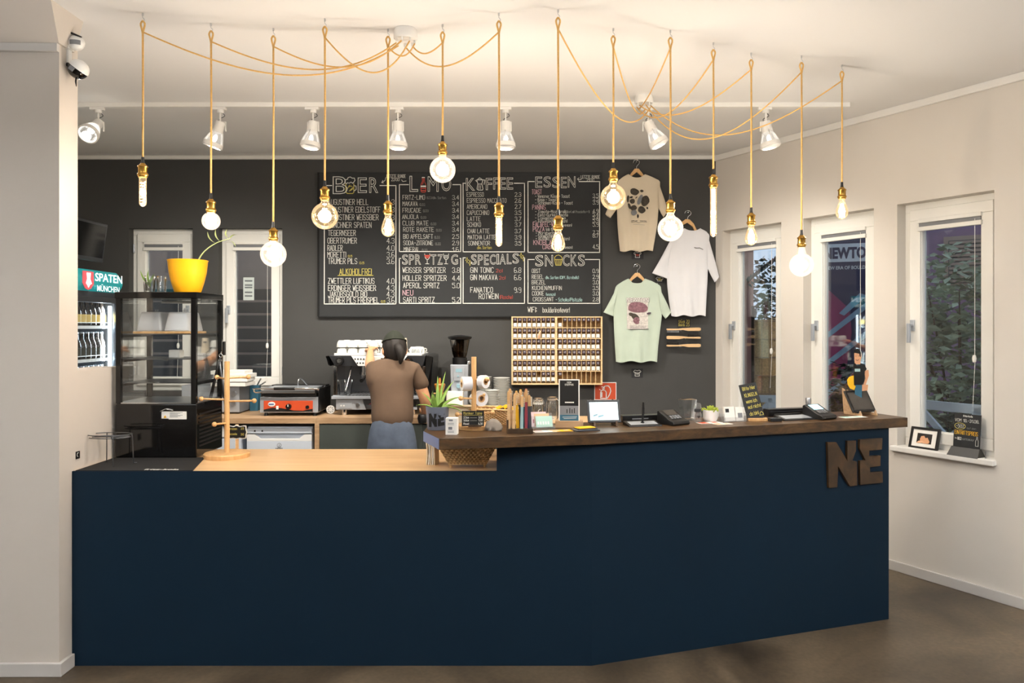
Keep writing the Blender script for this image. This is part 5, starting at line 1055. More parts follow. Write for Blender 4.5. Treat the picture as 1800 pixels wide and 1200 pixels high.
shirt('t_shirt', 'pale green T-shirt with a plum NEWTON poster print, hung lowest', 1120, 562, r3, ((1088, 498), (1061, 548.7), (1079, 556), (1080, 535)), ((1155, 497), (1179.5, 548.7), (1169.5, 560), (1161, 548)), (1104, 1134, 10), 'cloth_green', pr3)
hanger('wooden hanger holding the pale green T-shirt', 1120, 464, 491, 17)
def card(lb, x0, x1, y0, y1, dr, nm='size_card'):
    e = thing(nm, lb, 'card', ((x0-900)/216, YB-.003, H-(y1-HZ)/216)); m = MB(1/216.); m.box(0, x1-x0, 0, .5, 0, y1-y0, 0); m.build('card', 'board', e); dr(e, x1-x0, y1-y0)
def tee_icon(col):
    def f(e, w_, h_):
        m = MB(1/216.); c = w_/2; m.ribbon([(c-2, h_-3), (c-4, h_-2.6), (c-6.5, h_-5), (c-5, h_-7), (c-3.6, h_-6), (c-3.8, 3), (c+3.8, 3), (c+3.6, h_-6), (c+5, h_-7), (c+6.5, h_-5), (c+4, h_-2.6), (c+2, h_-3), (c, h_-4), (c-2, h_-3)], .8, -.1, 0)
        m.ribbon([(c-2.5, h_/2+.5), (c+2.5, h_/2)], 1.2, -.1, 1); m.ribbon([(c-2, h_/2-1.6), (c+2, h_/2-1.8)], .8, -.1, 1); m.build('chalk_drawing', ['chalk', col], e)
    return f
card('small black card with a chalk T-shirt under the cream T-shirt', 1111, 1132, 439.5, 455, tee_icon('chalk_red')); card('small black card with a chalk T-shirt under the green T-shirt', 1111, 1131, 648, 664, tee_icon('chalk')); card('black card half hidden between the white and green T-shirts', 1152, 1169, 484, 496.5, tee_icon('chalk_yellow'))
def price(e, w_, h_):
    m = MB(1/216.); write(m, 'Stück', 2, h_-7, 5, 11, .7, -.1, 0); write(m, '20', 15.5, h_-6.5, 5, 5.5, .7, -.1, 0); write(m, 'Boards', 2, 2.6, 4.6, 11, .7, -.1, 0); write(m, '25', 15.5, 2.6, 4.8, 5.5, .7, -.1, 0); m.build('chalk_lettering', 'chalk_yellow', e)
card('small black price card above the three wall brushes', 1192, 1215, 560.5, 575.5, price, 'price_card')
for (y, fl_, bu, lb) in ((578.5, 1, -1, 'top wooden brush on the dark wall, bristles down at the left'), (593, -1, 1, 'middle wooden brush on the dark wall, bristles up at the right'), (607, 1, 1, 'lowest wooden brush on the dark wall, bristles up at the left')):
    e = thing('climbing_brush', lb, 'brush', ((1201.5-900)/217, F/217, H-(y-HZ)/217), 0, 'wooden brushes in a row on the wall'); P = [(-30, -1.3), (-28, -2), (-8, -1.6), (0, -1.4), (8, -3), (27, -3), (30, -1.8), (30, 2), (27, 3), (8, 2.6), (0, 2), (-8, 1), (-28, 1.2), (-30, .6)]
    up = bu if fl_ > 0 else bu
    P = [(x*fl_, z*(-bu) if 0 else z) for x, z in P]; m = MB(1/217.); m.poly(P, -2.5, 2.5); m.build('handle', 'birch', e, .002)
    m = MB(1/217.)
    for i in range(11): x = (-29+i*1.95)*fl_; m.box(min(x, x+1.2*fl_), max(x, x+1.2*fl_), -2, 2, (1.2 if bu > 0 else -5.6), (5.2 if bu > 0 else -1.8))
    m.build('bristles', 'hair' if bu > 0 else 'mid_grey', e); m = MB(1/217.)
    for x in (-4, 20): m.cyl((x*fl_, 2.5, -2.4), (x*fl_, (YB-F/217)*217, -2.4), .7, n=8)
    m.build('nails', 'steel', e)
# fire-equipment sign
e = thing('safety_sign', 'orange-red fire safety sign with a white extinguisher symbol behind the tablet', 'sign', ((1046-900)/217, YB-.006, H-(704-HZ)/217)); m = MB(1/217.)
m.box(0, 39, 0, 1, 0, 31.5, 1); m.box(1.2, 37.8, -.3, 0, 1.2, 30.3, 0); m.build('plate', ['orange', 'white_plastic'], e)
m = MB(1/217.); P = [(11, 3), (11, 14), (13, 17), (16, 18), (19, 17), (21, 14), (21, 3), (11, 3)]; m.ribbon(P, 1.6, -.4); m.ribbon([(13, 6), (13, 13)], 2.2, -.4); m.ribbon([(14, 20), (18, 20), (17, 23), (13, 23.5)], 1.4, -.4); m.ribbon(smooth_2 if 0 else [(16, 22), (20, 25.5), (25, 25), (28, 21), (29, 16), (27, 10), (24, 5), (22, 3)], 1.7, -.4); m.ribbon([(9, 19), (12, 16.5)], 1, -.4); m.build('extinguisher_symbol', 'white_plastic', e)
# numbered pigeonhole rack
RS = 219.; e = thing('pigeonhole_rack', 'pale wooden pigeonhole rack with round dark number stickers under the menu board', 'rack', ((899-900)/RS, F/RS, H-(676-HZ)/RS)); kR = 1/RS; dpt = (YB-F/RS-.001)*RS
def rx_(px): return px-899
def rz_(py): return 676-py
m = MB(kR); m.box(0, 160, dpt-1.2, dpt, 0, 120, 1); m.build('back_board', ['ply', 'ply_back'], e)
m = MB(kR); m.box(0, 2.6, 0, dpt-1.2, 0, 120); m.box(157.4, 160, 0, dpt-1.2, 0, 120); m.box(2.6, 157.4, 0, dpt-1.2, 118, 120); m.box(2.6, 157.4, 0, dpt-1.2, 0, 2.4); m.box(76.5, 80.5, 0, dpt-1.2, 2.4, 118); m.build('frame', 'ply', e)
rowy = [561.5, 580.6, 599.6, 618.8, 637.9, 656.9]
for y in rowy[1:]:
    z = rz_(y-4.6)
    m = MB(kR); m.box(2.6, 76.5, .4, dpt-1.2, z-.6, z+.6); m.box(80.5, 157.4, .4, dpt-1.2, z-.6, z+.6); m.build('shelf', 'ply', e)
for x0 in (905.4, 984.7):
    for i in range(8): x = rx_(x0+8.33*(i+.5)); m = MB(kR); m.box(x-.35, x+.35, .6, dpt-1.2, 2.4, 118); m.build('divider', 'ply', e)
proto = None
for r_, y in enumerate(rowy):
    for cc in range(18):
        n_ = 18*r_+cc+1 if r_ < 5 else 91+cc
        if r_ == 5 and cc > 9: continue
        x = rx_(905.4+8.36*cc) if cc < 9 else rx_(984.7+8.31*(cc-9)); z = rz_(y)
        if n_ not in (10, 96):
            m = MB(kR); m.cyl((x, -.1, z), (x, .5, z), 3.05, n=18, m=0); t = str(n_); write(m, t, x, z-1.3, 2.6, 1.6*len(t)-.4, .42, -.15, 1, align='l' if 0 else 'c'); m.build('number_sticker', ['plum', 'white_paper'], e)
        if not (n_ in (11, 12, 13, 14, 15, 16, 17, 18) or (r_ == 5 and cc in (9,))):
            if proto is None:
                m = MB(kR); m.box(-2.9, 2.9, 0, .4, -3.6, 3.6); m.box(-2.1, 1.8, -.15, 0, -3.3, -2.6, 1); c = m.build('locker_card', ['white_paper', 'dark_grey']); proto = c
            else: c = proto.copy(); C.objects.link(c)
            c.location = e.location+Vector(((x+random.uniform(-.3, .3))*kR, 1.6*kR, (z-9.6)*kR)); tag(c, 'white card in the rack slot below sticker number %d' % n_ if n_ not in (10, 96) else ('white card in the slot without a sticker, %s' % ('top row' if n_ == 10 else 'bottom row')), 'card', 'cards in the pigeonhole rack')
m = MB(kR); m.grid(lambda u, v: ((u-.5)*4*(1-.3*v)+3*v*v, -1-2*math.sin(3*v), 14*v), 4, 10); o = m.build('paper_flag', 'pastel_peach'); o.location = e.location+Vector((rx_(947)*kR, 0, rz_(595)*kR)); tag(o, 'curled orange paper strip hanging from the rack at number 24', 'paper')
# ------------------------------------------------------------------ things on the bar
Z1 = ZB+.0005
RB = rzF
# ledge behind the bar with jars
o = thing('inner_shelf', 'pale wooden inner work shelf behind the bar carrying jars', 'shelf', (.16, 3.86, 0)); m = MB(); m.box(-.22, .5, 0, .3, 1.02, 1.045); m.build('board', 'birch', o, .002)
m = MB(); m.box(-.2, -.17, .02, .28, 0, 1.02); m.box(.45, .48, .02, .28, 0, 1.02); m.build('support', 'birch', o)
o, k = place('aloe_plant', 'aloe in a grey pot with dark NE logo, left end of the bar', 'potted plant', 769, 757-3, Z1)
m = MB(k); m.lathe([(0, 0), (17, 0), (18, 2), (20.5, 39), (20.5, 40.5), (18.8, 40.5), (17, 20), (0, 20)], n=36); m.build('pot', 'pot_grey', o); m = MB(k); m.lathe([(0, 35), (18, 35)], n=20); m.build('soil', 'soil', o)
def lg(cx, cy, sc_, y, mb, mm):
    for P_ in (Nn, Ee):
        v = []
        for x, yv in P_:
            px_ = (x-680)/830*sc_; t = px_/19.5; v.append((px_, yv, t))
        mb.add([(19.9*math.sin(t)+cx, -19.9*math.cos(t), cy-(yv-600)/700*sc_*.84) for px_, yv, t in v]+[(18.5*math.sin(t)+cx, -18.5*math.cos(t), cy-(yv-600)/700*sc_*.84) for px_, yv, t in v],
               [tuple(range(len(v))), tuple(range(len(v), 2*len(v)))]+[(i, len(v)+i, len(v)+(i+1)%len(v), (i+1)%len(v)) for i in range(len(v))], mm)
m = MB(k); lg(0, 20, 30, 0, m, 0); m.build('pot_logo', 'black_matt', o)
for (az, el, L_, wd, bend) in ((200, 55, 34, 5, -.5), (240, 75, 30, 6.5, 0), (150, 60, 42, 5, .3), (95, 78, 62, 5, .2), (60, 62, 66, 6, .3), (40, 45, 60, 6, .5), (20, 35, 56, 5.5, .7), (5, 28, 50, 5, .8), (-20, 30, 44, 5, .6), (-60, 50, 34, 6, .3), (175, 38, 36, 4.5, .5), (75, 68, 74, 4.5, .15), (110, 50, 44, 5, .3)):
    m = MB(k); a = R(az); M = Matrix.Translation((4*math.cos(a), 4*math.sin(a), 35)) @ Matrix.Rotation(a, 4, 'Z')
    def lf(u, v, L_=L_, el=el, wd=wd*1.35, bend=bend):
        ang = R(el)-bend*u; x = L_*u*math.cos(ang); z = L_*u*math.sin(ang); w_ = wd*(1-u**1.6)*.8+.1; t = 2*math.pi*v
        return (x-math.sin(ang)*.35*w_*math.sin(t), w_*math.cos(t)*.75, z+math.cos(ang)*.35*w_*math.sin(t))
    m.grid(lf, 10, 10, 0, M); m.build('leaf', 'leaf', o)
o, k = place('tape_carton', 'small white printed carton standing before the grey plant pot', 'carton', 793, 764, Z1, R(-6))
m = MB(k); m.box(-10, 10, 0, 18, 0, 29, 0); m.box(-4, 3, -.3, 0, 24, 27, 1); m.box(-5, 2, -.3, 0, 9, 14, 1); m.build('carton', ['white_paper', 'mid_grey'], o, .001); m = MB(k)
for z in (20, 17.5, 6, 4): m.box(-6, 5, -.3, 0, z, z+.8)
m.build('printed_lines', 'mid_grey', o)
o, k = dowel_tree('wooden peg stand carrying white rolls of finger tape on the bar', 833, 753, Z1, 126, [(33, -3, 27), (-29, -4, 24), (-22, -14, 53), (-19, -8, 82), (24, -16, 86), (16, 10, 57)], 29, pole=4.4)
def roll(lb, c, r, w_, ax):
    e = thing('tape_roll', lb, 'tape roll', o.location+Vector(c)*k, 0, 'tape rolls on the peg stand'); M = Vector((0, 0, 1)).rotation_difference(Vector(ax)).to_matrix().to_4x4()
    m = MB(k); m.lathe([(r*.5, -w_/2), (r, -w_/2), (r, w_/2), (r*.5, w_/2), (r*.5, -w_/2)], n=32, M=M); m.build('tape', 'cloth_white', e); m = MB(k); m.lathe([(r*.34, -w_/2-.2), (r*.5, -w_/2-.2), (r*.5, w_/2+.2), (r*.34, w_/2+.2), (r*.34, -w_/2-.2)], n=24, M=M); m.build('core', 'cardboard', e)
roll('upper left white tape roll seen from its side on the peg stand', (-13, -5, 92-13), 12.5, 17, (1, .35, 0)); roll('upper right white tape roll with a peg end poking through', (17, -11, 83), 11.5, 11, (1, -.8, .1)); roll('lowest large tape roll behind the pole', (11, 9, 52), 13.5, 9, (.55, -.9, 0)); roll('hidden tape roll just behind the large lower roll', (3, 16, 50), 12, 9, (.55, -.9, 0))
o, k = place('price_board', 'black board headed Monkey Tape with three prices at the peg stand foot', 'price board', 833, 756, Z1, R(3)); o.location.z += 8.5*k; o.location.y -= .045
m = MB(k); m.box(-9, 14, -1, 6, 0, 3.4, 1); m.build('foot', 'walnut_dark', o); m = MB(k); M = Matrix.Rotation(R(-8), 4, 'X'); m.box(-20, 18.5, 0, 1.2, 1, 27.5, 0, M)
write(m, 'Monkey Tape', -17, 21.5, 4, 32, .5, -.1, 2, M=M); m.ribbon([(-17, 20), (15, 20)], .4, -.1, 2, M=M)
for z, a, b in ((14.5, '2,5cm', '3,90'), (9.5, '3,8cm', '5,00'), (3.6, 'Reel', '6,50')): write(m, a, -17, z, 3.2, 9, .5, -.1, 1, M=M); write(m, b, 9, z, 3.2, 7, .5, -.1, 1, M=M)
for z in (15.5, 10.5): m.ribbon([(-6, z), (6, z)], .25, -.1, 1, M=M)
m.build('board', ['black_matt', 'chalk', 'chalk_yellow'], o)
o, k = place('stone', 'grey rough stone beside the peg stand on the bar', 'stone', 869, 757, Z1)
m = MB(k); P = [(-17, 0, 1), (-14, 4, 16), (-2, 6, 21), (9, 3, 16), (15, -2, 6), (13, -4, 0), (2, -6, .5), (-12, -5, 1), (-6, 10, 8), (10, 8, 6)]
bm_ = bmesh.new(); [bm_.verts.new(p) for p in P]; bmesh.ops.convex_hull(bm_, input=bm_.verts); bmesh.ops.subdivide_edges(bm_, edges=bm_.edges, cuts=2, use_grid_fill=True)
bm_.verts.ensure_lookup_table(); bm_.verts.index_update()
vv = [v.co+Vector((math.sin(v.co.z*1.3+v.co.x), math.cos(v.co.x*.9), math.sin(v.co.y*1.1+v.co.x*.7)))*.7 for v in bm_.verts]; mz = min(v.z for v in vv)
m.add([v-Vector((0, 0, mz)) for v in vv], [[v.index for v in f.verts] for f in bm_.faces], 0, True); bm_.free(); m.build('rock', 'stone', o)
# kraft box and woven bar basket
o, k = place('kraft_box', 'open cream cardboard box behind the aloe pot', 'box', 806, 744, Z1, R(8))
m = MB(k); m.box(-22, 24, 0, 1, 0, 30); m.box(-22, 24, 24, 25, 0, 30); m.box(-22, -21, 1, 24, 0, 30); m.box(23, 24, 1, 24, 0, 30); m.box(-21, 23, 1, 24, 0, 1); m.build('box', 'cloth_cream', o); m = MB(k); m.hexa([(-22, -1, 29), (24, -1, 29), (24, 0, 29), (-22, 0, 29)], [(-24, -8, 33), (24, -8, 30), (24, -7, 30), (-24, -7, 33)]); m.build('flap', 'cloth_cream', o)
def basket(name, lb, loc, rz, w0, d0, w1, d1, h, nb=12, cat='basket'):
    e = thing(name, lb, cat, loc, rz); m = MB()
    def P(u, v, off=0):
        t = 4*u; i = int(t) % 4; f = t-int(t); w_ = w0+(w1-w0)*v; d_ = d0+(d1-d0)*v; cr = [(-w_, -d_), (w_, -d_), (w_, d_), (-w_, d_)]; a = Vector(cr[i]); b = Vector(cr[(i+1) % 4]); p = a.lerp(b, f); q = p.normalized()
        return (p.x+q.x*off, p.y+q.y*off, h*v)
    NU = 176; vv = [P((i/NU) % 1, j/(nb*2), .004*math.cos(math.pi*(i/2+j//2))) for j in range(nb*2+1) for i in range(NU)]
    for mi in (0, 1): m.add(vv, [(j*NU+i, j*NU+(i+1) % NU, (j+1)*NU+(i+1) % NU, (j+1)*NU+i) for j in range(nb*2) for i in range(NU) if ((i//2+j//2) % 2 == 1) == bool(mi)], mi, False)
    m.box(-w0, w0, -d0, d0, 0, .003); m.build('woven_wall', ['wicker', 'wicker_dark'], e)
    m = MB(); m.tube([P(i/32, 1) for i in range(32)], .0045, 6, closed=True); m.build('rim', 'wicker', e); return e
l, k = on(882, 746, Z1); bs = basket('snack_basket', 'shallow woven basket of yellow-wrapped bars behind the stone', l+Vector((-.045, .1, 0)), R(-14), .10, .06, .125, .075, .07)
l0 = bs.location
for i, (x, y, z, rz, ry) in enumerate(((.0, .0, .055, 20, -28), (.035, .01, .06, 35, -24), (.07, -.01, .05, 15, -20), (.055, .03, .062, 50, -14), (-.03, .02, .045, -20, -6), (.1, .02, .055, 80, -10))):
    e = thing('snack_bar', ('yellow and cream wrapped bar leaning highest in the basket', 'yellow bar beside the highest one in the basket', 'yellow bar at the right rim of the basket', 'golden bar lying across the others in the basket', 'pale bar low at the left of the basket', 'brown-striped bar at the far right of the basket')[i], 'snack bar', l0+Vector((x, y, z)), R(rz), 'bars in the woven basket')
    m = MB(); M = Matrix.Rotation(R(ry), 4, 'Y'); m.box(-.05, .05, -.014, .014, -.006, .006, 0, M); m.box(-.02, .02, -.0143, .0143, -.0063, .0063, 1, M); m.build('wrapper', ['yellow', ('cloth_cream', 'walnut', 'yellow', 'walnut', 'orange', 'walnut')[i]], e, .003)
# brushes in a holder
o, k = place('brush_holder', 'dark wooden holder block for upright climbing brushes', 'holder', 914, 762, Z1, R(2))
m = MB(k); m.box(-23, 23, 0, 26, 0, 8.5); m.build('block', 'walnut_dark', o, .001); m = MB(k); m.box(-23, -20, 2, 26, 8.5, 24); m.build('back_rail', 'walnut_dark', o)
bc = [('birch', -20, 4, 66, 0, 'natural wood brush at the left front of the holder'), ('birch', -14, 10, 70, -3, 'tallest natural wood brush in the holder'), ('birch', -11, 3, 62, 2, 'short natural wood brush facing front in the holder'), ('yellow', -4, 9, 66, -2, 'yellow brush in the holder'), ('yellow', -1, 15, 68, 2, 'second yellow brush standing behind in the holder'), ('mint_c', 3, 3, 58, 1, 'mint-grey brush in the holder'), ('dark_grey', 2, 14, 62, -3, 'dark grey brush behind the mint one'), ('red_c', 11, 9, 70, 0, 'red brush in the holder'), ('blue_c', 16, 10, 58, 1, 'blue brush in the holder'), ('dark_grey', 18, 3, 60, -2, 'dark brush at the right end of the holder'), ('teal_c', 6, 20, 64, 3, 'teal brush at the back of the holder')]
for mt_, x, y, h_, tl, lb in bc:
    e = thing('climbing_brush', lb, 'brush', o.location+Vector((x*k, y*k, 8.5*k)), 0, 'brushes standing in the dark holder'); M = Matrix.Rotation(R(tl), 4, 'Y')
    m = MB(k); m.poly([(-2.6, 0), (2.6, 0), (2.8, h_*.3), (2.2, h_*.55), (2.6, h_*.7), (2.6, h_*.95), (1.4, h_), (-1.4, h_), (-2.6, h_*.95), (-2.6, h_*.7), (-2.2, h_*.55), (-2.8, h_*.3)], -1.2, 1.2, 0, M); m.poly([(-2.5, h_*.66), (2.5, h_*.66), (2.5, h_*.95), (1.4, h_*.99), (-1.4, h_*.99), (-2.5, h_*.95)], -1.5, -1.2, 1, M); m.build('handle', [mt_, 'beech'], e, .0008)
    m = MB(k); [m.box(2.4, 5.0, -1, 1, h_*(.68+i*.04), h_*(.695+i*.04), 0, M) for i in range(7)]; m.build('bristles', 'cloth_cream', e)
# jar of straws, preserving jars
def jar(name, lb, px, py, s, w_, h_, lid=True, cat='jar'):
    e = thing(name, lb, cat, ((px-900)/s, F/s, 1.0455)); k = 1/s; m = MB(k); r = w_/2; m.lathe([(0, 0), (r*.9, 0), (r, 3), (r, h_*.72), (r*.8, h_*.84), (r*.82, h_*.88), (r*.72, h_*.88), (r*.9, h_*.7), (r*.9, 3), (0, 3)], n=28); m.build('jar_body', 'clear', e)
    if lid: m = MB(k); m.lathe([(0, h_*.9), (r*.85, h_*.9), (r*.9, h_*.94), (r*.6, h_), (0, h_)], n=28); m.build('lid', 'clear', e); m = MB(k); m.tube([(r*.84*math.cos(t), r*.84*math.sin(t), h_*.87) for t in [i*.4 for i in range(16)]], .6, 5, closed=True); m.tube(smooth_pts([(r*.84, -2, h_*.87), (r*1.1, -2, h_*.7), (r*1.02, -2, h_*.6)], 3), .5, 5); m.build('wire_clasp', 'chrome', e)
    return e, k
sj = 323.
e, k = jar('preserving_jar', 'wire-clasp glass jar with a white neck label, left of the pair', 946, 0, sj, 21, 37); m = MB(k); m.lathe([(8.9, 26), (9.1, 28.4)], n=24); m.build('neck_label', 'white_paper', e); m = MB(k); m.ribbon([(-1, 6), (0, 16), (3, 18)], 1.2, -10.8); m.ribbon([(-3, 6), (2, 6)], 1, -10.8); m.build('white_mark', 'chalk', e); m = MB(k); m.lathe([(0, 3.2), (9, 3.2), (9, 8), (0, 9)], n=20); m.build('contents', 'ply', e)
e, k = jar('preserving_jar', 'wire-clasp glass jar half hidden by the dark poster, right of the pair', 971, 0, sj, 22, 39)
e, k = jar('straw_jar', 'open glass jar full of clear straws behind the brushes', 918, 0, sj, 19, 30, False); k_ = k; l0 = e.location
for i in range(9):
    a = i*2.4; t = thing('glass_straw', '%s of the clear straws fanned in the straw jar' % ['leftmost', 'second', 'third', 'fourth', 'fifth', 'sixth', 'seventh', 'eighth', 'rightmost'][i], 'straw', l0, 0, 'clear straws in the open jar'); m = MB(k_); x = -11+i*2.75; p, q = Vector((x*.3, 3*math.sin(a), 4)), Vector((x*1.35, 5*math.sin(a), 44-abs(i-4)*1.5)); d = (q-p).normalized()
    m.cyl(p, q, 1.1, n=8); m.build('tube', 'clear', t); m = MB(k_); m.cyl(q-d*.6, q, 1.25, n=8); m.build('tip', 'porcelain', t)
o, k = place('card_holder', 'clear acrylic holder with pink and mint cards on the bar', 'card holder', 955, 752, Z1, R(12)); M = Matrix.Rotation(R(-22), 4, 'X')
m = MB(k); m.box(-22, 20, 0, .8, 0, 22, 0, M); m.box(-22, 20, -6, 0, 0, 1); m.box(-22, 20, -6.4, -6, 0, 5); m.box(-22, 20, 8, 8.8, 0, 29, 0, M); m.build('holder', 'acrylic', o)
for i, (x0, x1, h_, mt_, lb) in enumerate(((-13, 17, 20, 'pastel_mint', 'mint card with white pattern in front of the acrylic holder'), (-21, 7, 27, 'pastel_pink', 'pink card with a plum border at the back of the acrylic holder'), (-15, 12, 24, 'pastel_peach', 'peach card in the middle of the acrylic holder'))):
    e = thing('flyer_card', lb, 'card', o.location+Vector((0, (.0, 7., 3.5)[i]*k-.0008, 1.2*k)), R(12), 'cards in the acrylic holder'); m = MB(k); m.box(x0, x1, -1.5, -.9, 0, h_, 0, M)
    for q in range(5): m.box(x0+3+q*4.6, x0+5.5+q*4.6, -1.7, -1.5, h_*.25, h_*.5, 1, M)
    m.build('card', [mt_, 'white_paper' if i != 1 else 'red_c'], e)
for px, py, rz, sz, cols, lb in ((960, 759.5, 14, (20, 9), ('white_paper', 'pastel_pink'), 'white and pink leaflet flat on the bar near the brush holder'), (990, 758, 18, (19, 9), ('yellow', 'pastel_peach'), 'yellow and peach leaflet flat before the wooden poster block'), (1252, 744, 20, (22, 8), ('white_paper', 'orange'), 'white receipt with orange stripes flat beside the card terminal'), (1275, 746, 22, (16, 7), ('white_paper', 'pastel_peach'), 'second white receipt flat before the acrylic box'), (1505, 734, 17, (24, 8), ('white_paper', 'pastel_mint'), 'loose white and mint papers before the right-hand tablet')):
    o, k = place('leaflet', lb, 'leaflet', px, py, Z1, R(rz)); m = MB(k); m.box(-sz[0], sz[0], -1, sz[1]*2.2, 0, .5, 0); m.box(-sz[0]*.9, -sz[0]*.2, 1, sz[1]*2, .5, .8, 1); m.box(sz[0]*.2, sz[0]*.7, 3, sz[1]*1.6, .5, .8, 1); m.build('sheet', cols, o)
o, k = place('poster_stand', 'dark poster in a pale block stand, mountain photo at its foot', 'poster stand', 1001, 752, Z1, R(-4))
m = MB(k); m.box(-25, 24, 0, 22, 0, 12); m.build('block', 'oak_light', o, .001); M = Matrix.Translation((0, 8, 10)) @ Matrix.Rotation(R(-5), 4, 'X'); m = MB(k); m.box(-19, 18, 0, 1.4, 0, 75, 0, M); m.box(-17, 16, -.4, 0, 2, 73, 1, M); m.box(-17, 16, -.8, -.4, 2, 12, 2, M); m.box(-17, 16, -.8, -.4, 12, 28, 3, M)
for i, x in enumerate((-5, 0, 4, 8)): m.box(x, x+1.4, -1.1, -.8, 15, 22+i % 2*2, 1, M)
m.box(-8, 8, -.8, -.4, 33, 35, 4, M); write(m, 'DEIN', -4, 68, 2.4, 7, .5, -.5, 4, M=M); write(m, 'STADTPASS', -8, 64, 2.6, 15, .5, -.5, 4, M=M); m.ribbon([(-12, 8), (13, 9)], .6, -.9, 4, M=M); m.ribbon([(-10, 5.5), (12, 6.5)], .6, -.9, 4, M=M)
m.build('poster', ['white_paper', 'black_matt', 'teal_c', 'mid_grey', 'chalk'], o)
o, k = place('booklet_pile', 'small pile of dark booklets with a yellow cover on top', 'booklets', 1034, 757.5, Z1, R(18))
for i, (mt_, rz) in enumerate((('dark_grey', 0), ('mid_grey', 4), ('dark_grey', -3), ('yellow', 8))): m = MB(k); m.box(-25+i*2.2, 22-i*2.6, -2, 20-i, i*1.7, i*1.7+1.5, 0, Matrix.Rotation(R(rz), 4, 'Z')); m.build('booklet', mt_, o)
def tablet(lb, px, py, rz, w_, h_, scr, tilt, wdt='oak_light', scale=1, cut=False):
    o, k = place('tablet', lb, 'tablet', px, py, Z1, R(rz)); k *= scale; M = Matrix.Translation((0, 4, 6)) @ Matrix.Rotation(R(-tilt), 4, 'X')
    m = MB(k); m.box(-w_/2, w_/2, 0, 3, 0, h_, 0, M); b = m.build('casing', 'dark_grey' if not cut else 'black', o, .003); m = MB(k); m.box(-w_/2+4.5, w_/2-4.5, -.4, 0, 4.5, h_-4.5, 0, M)
    if scr == 'lit':
        m.box(-w_/2+5, -1, -.6, -.4, 5.5, h_-5.5, 1, M); m.poly([(-20, 15), (-17, 31), (-8, 33), (0, 29), (-2, 22), (-8, 19), (-12, 10)], -.8, -.6, 0, M); m.poly([(-20, 11), (-12, 13), (-11, 16), (-19, 14)], -1, -.8, 2, M); m.poly([(-11, 9), (-1, 12), (-1, 14), (-11, 12)], -1, -.8, 2, M)
        m.build('screen', ['screen_white', 'screen_lit', 'screen_grey'], o)
    else: m.build('screen', 'screen_dark', o)
    for sx in (-1, 1):
        m = MB(k); x = sx*w_*.33; tn = math.tan(R(tilt)); P = [(-6, 0), (-2, 9), (0, 4), (8, 4), (8.5+h_*1.05*tn, h_*1.05), (11+h_*1.1*tn, h_*1.1), (26+h_*.3*tn, 0)]
        m.add([(x-1.6, a, b_) for a, b_ in P]+[(x+1.6, a, b_) for a, b_ in P], [tuple(range(7)), tuple(range(7, 14))]+[(i, 7+i, 7+(i+1) % 7, (i+1) % 7) for i in range(7)]); m.build('stand_leg', wdt, o, .001)
    return o
tablet('lit tablet on crossed wooden legs behind the booklets', 1064, 749, 7, 60, 41, 'lit', 18, 'walnut')
tablet('dark switched-off tablet on a wooden stand at the right end of the bar', 1524, 730, 22, 54, 42, 'dark', 30, 'oak_light', 1.0, True)
def boxy(name, lb, cat, px, py, rz, pts, mt_, bev=.002):
    o, k = place(name, lb, cat, px, py, Z1, R(rz)); m = MB(k); m.box(*pts); m.build('body', mt_, o, bev); return o, k
o, k = boxy('cash_drawer', 'long low black box on the inner edge behind the left signature pad', 'box', 1130, 741.5, 14, (-38, 42, 0, 18, 0, 12), 'black'); m = MB(k); m.box(-20, 10, -.6, 0, 5, 7); m.build('slot', 'mid_grey', o)
o, k = boxy('keyboard_box', 'long black box on the inner edge left of the right card terminal', 'box', 1385, 731, 17, (-40, 42, 0, 16, 0, 13), 'black'); m = MB(k); m.box(-36, 36, -.6, 0, 8, 9); m.build('slot', 'dark_grey', o)
def sigpad(lb, px, py, rz, w_, pen):
    o, k = place('signature_pad', lb, 'signature pad', px, py, Z1, R(rz)); m = MB(k)
    m.hexa([(-w_, 0, 0), (w_, 0, 0), (w_, 32, 0), (-w_, 32, 0)], [(-w_, 1, 2), (w_, 1, 2), (w_, 32, 7), (-w_, 32, 7)]); m.build('body', 'black', o, .001)
    M = Matrix.Rotation(math.atan2(5, 31), 4, 'X'); m = MB(k); m.box(-w_+5, w_-5, 6, 26, 1.9, 2.2, 0, M); m.build('screen', 'silver_paint', o)
    if pen: m = MB(k); m.cyl((0, 16, 4), (2.5, 18, 41), 2, 2, 12); m.box(2.6, 3.8, 16, 18, 20, 32); m.cyl((0, 16, 2), (0, 16, 6), 3.4, n=12); m.build('pen', 'black', o)
    else: m = MB(k); m.cyl((-w_+2, 33, 7), (w_-10, 33, 8), 1.5, n=10); m.build('pen', 'black', o)
sigpad('flat black signature pad with its pen standing upright', 1136, 749.5, 14, 31, True); sigpad('flat black signature pad with no upright pen at the right of the bar', 1408, 738.5, 17, 33, False)
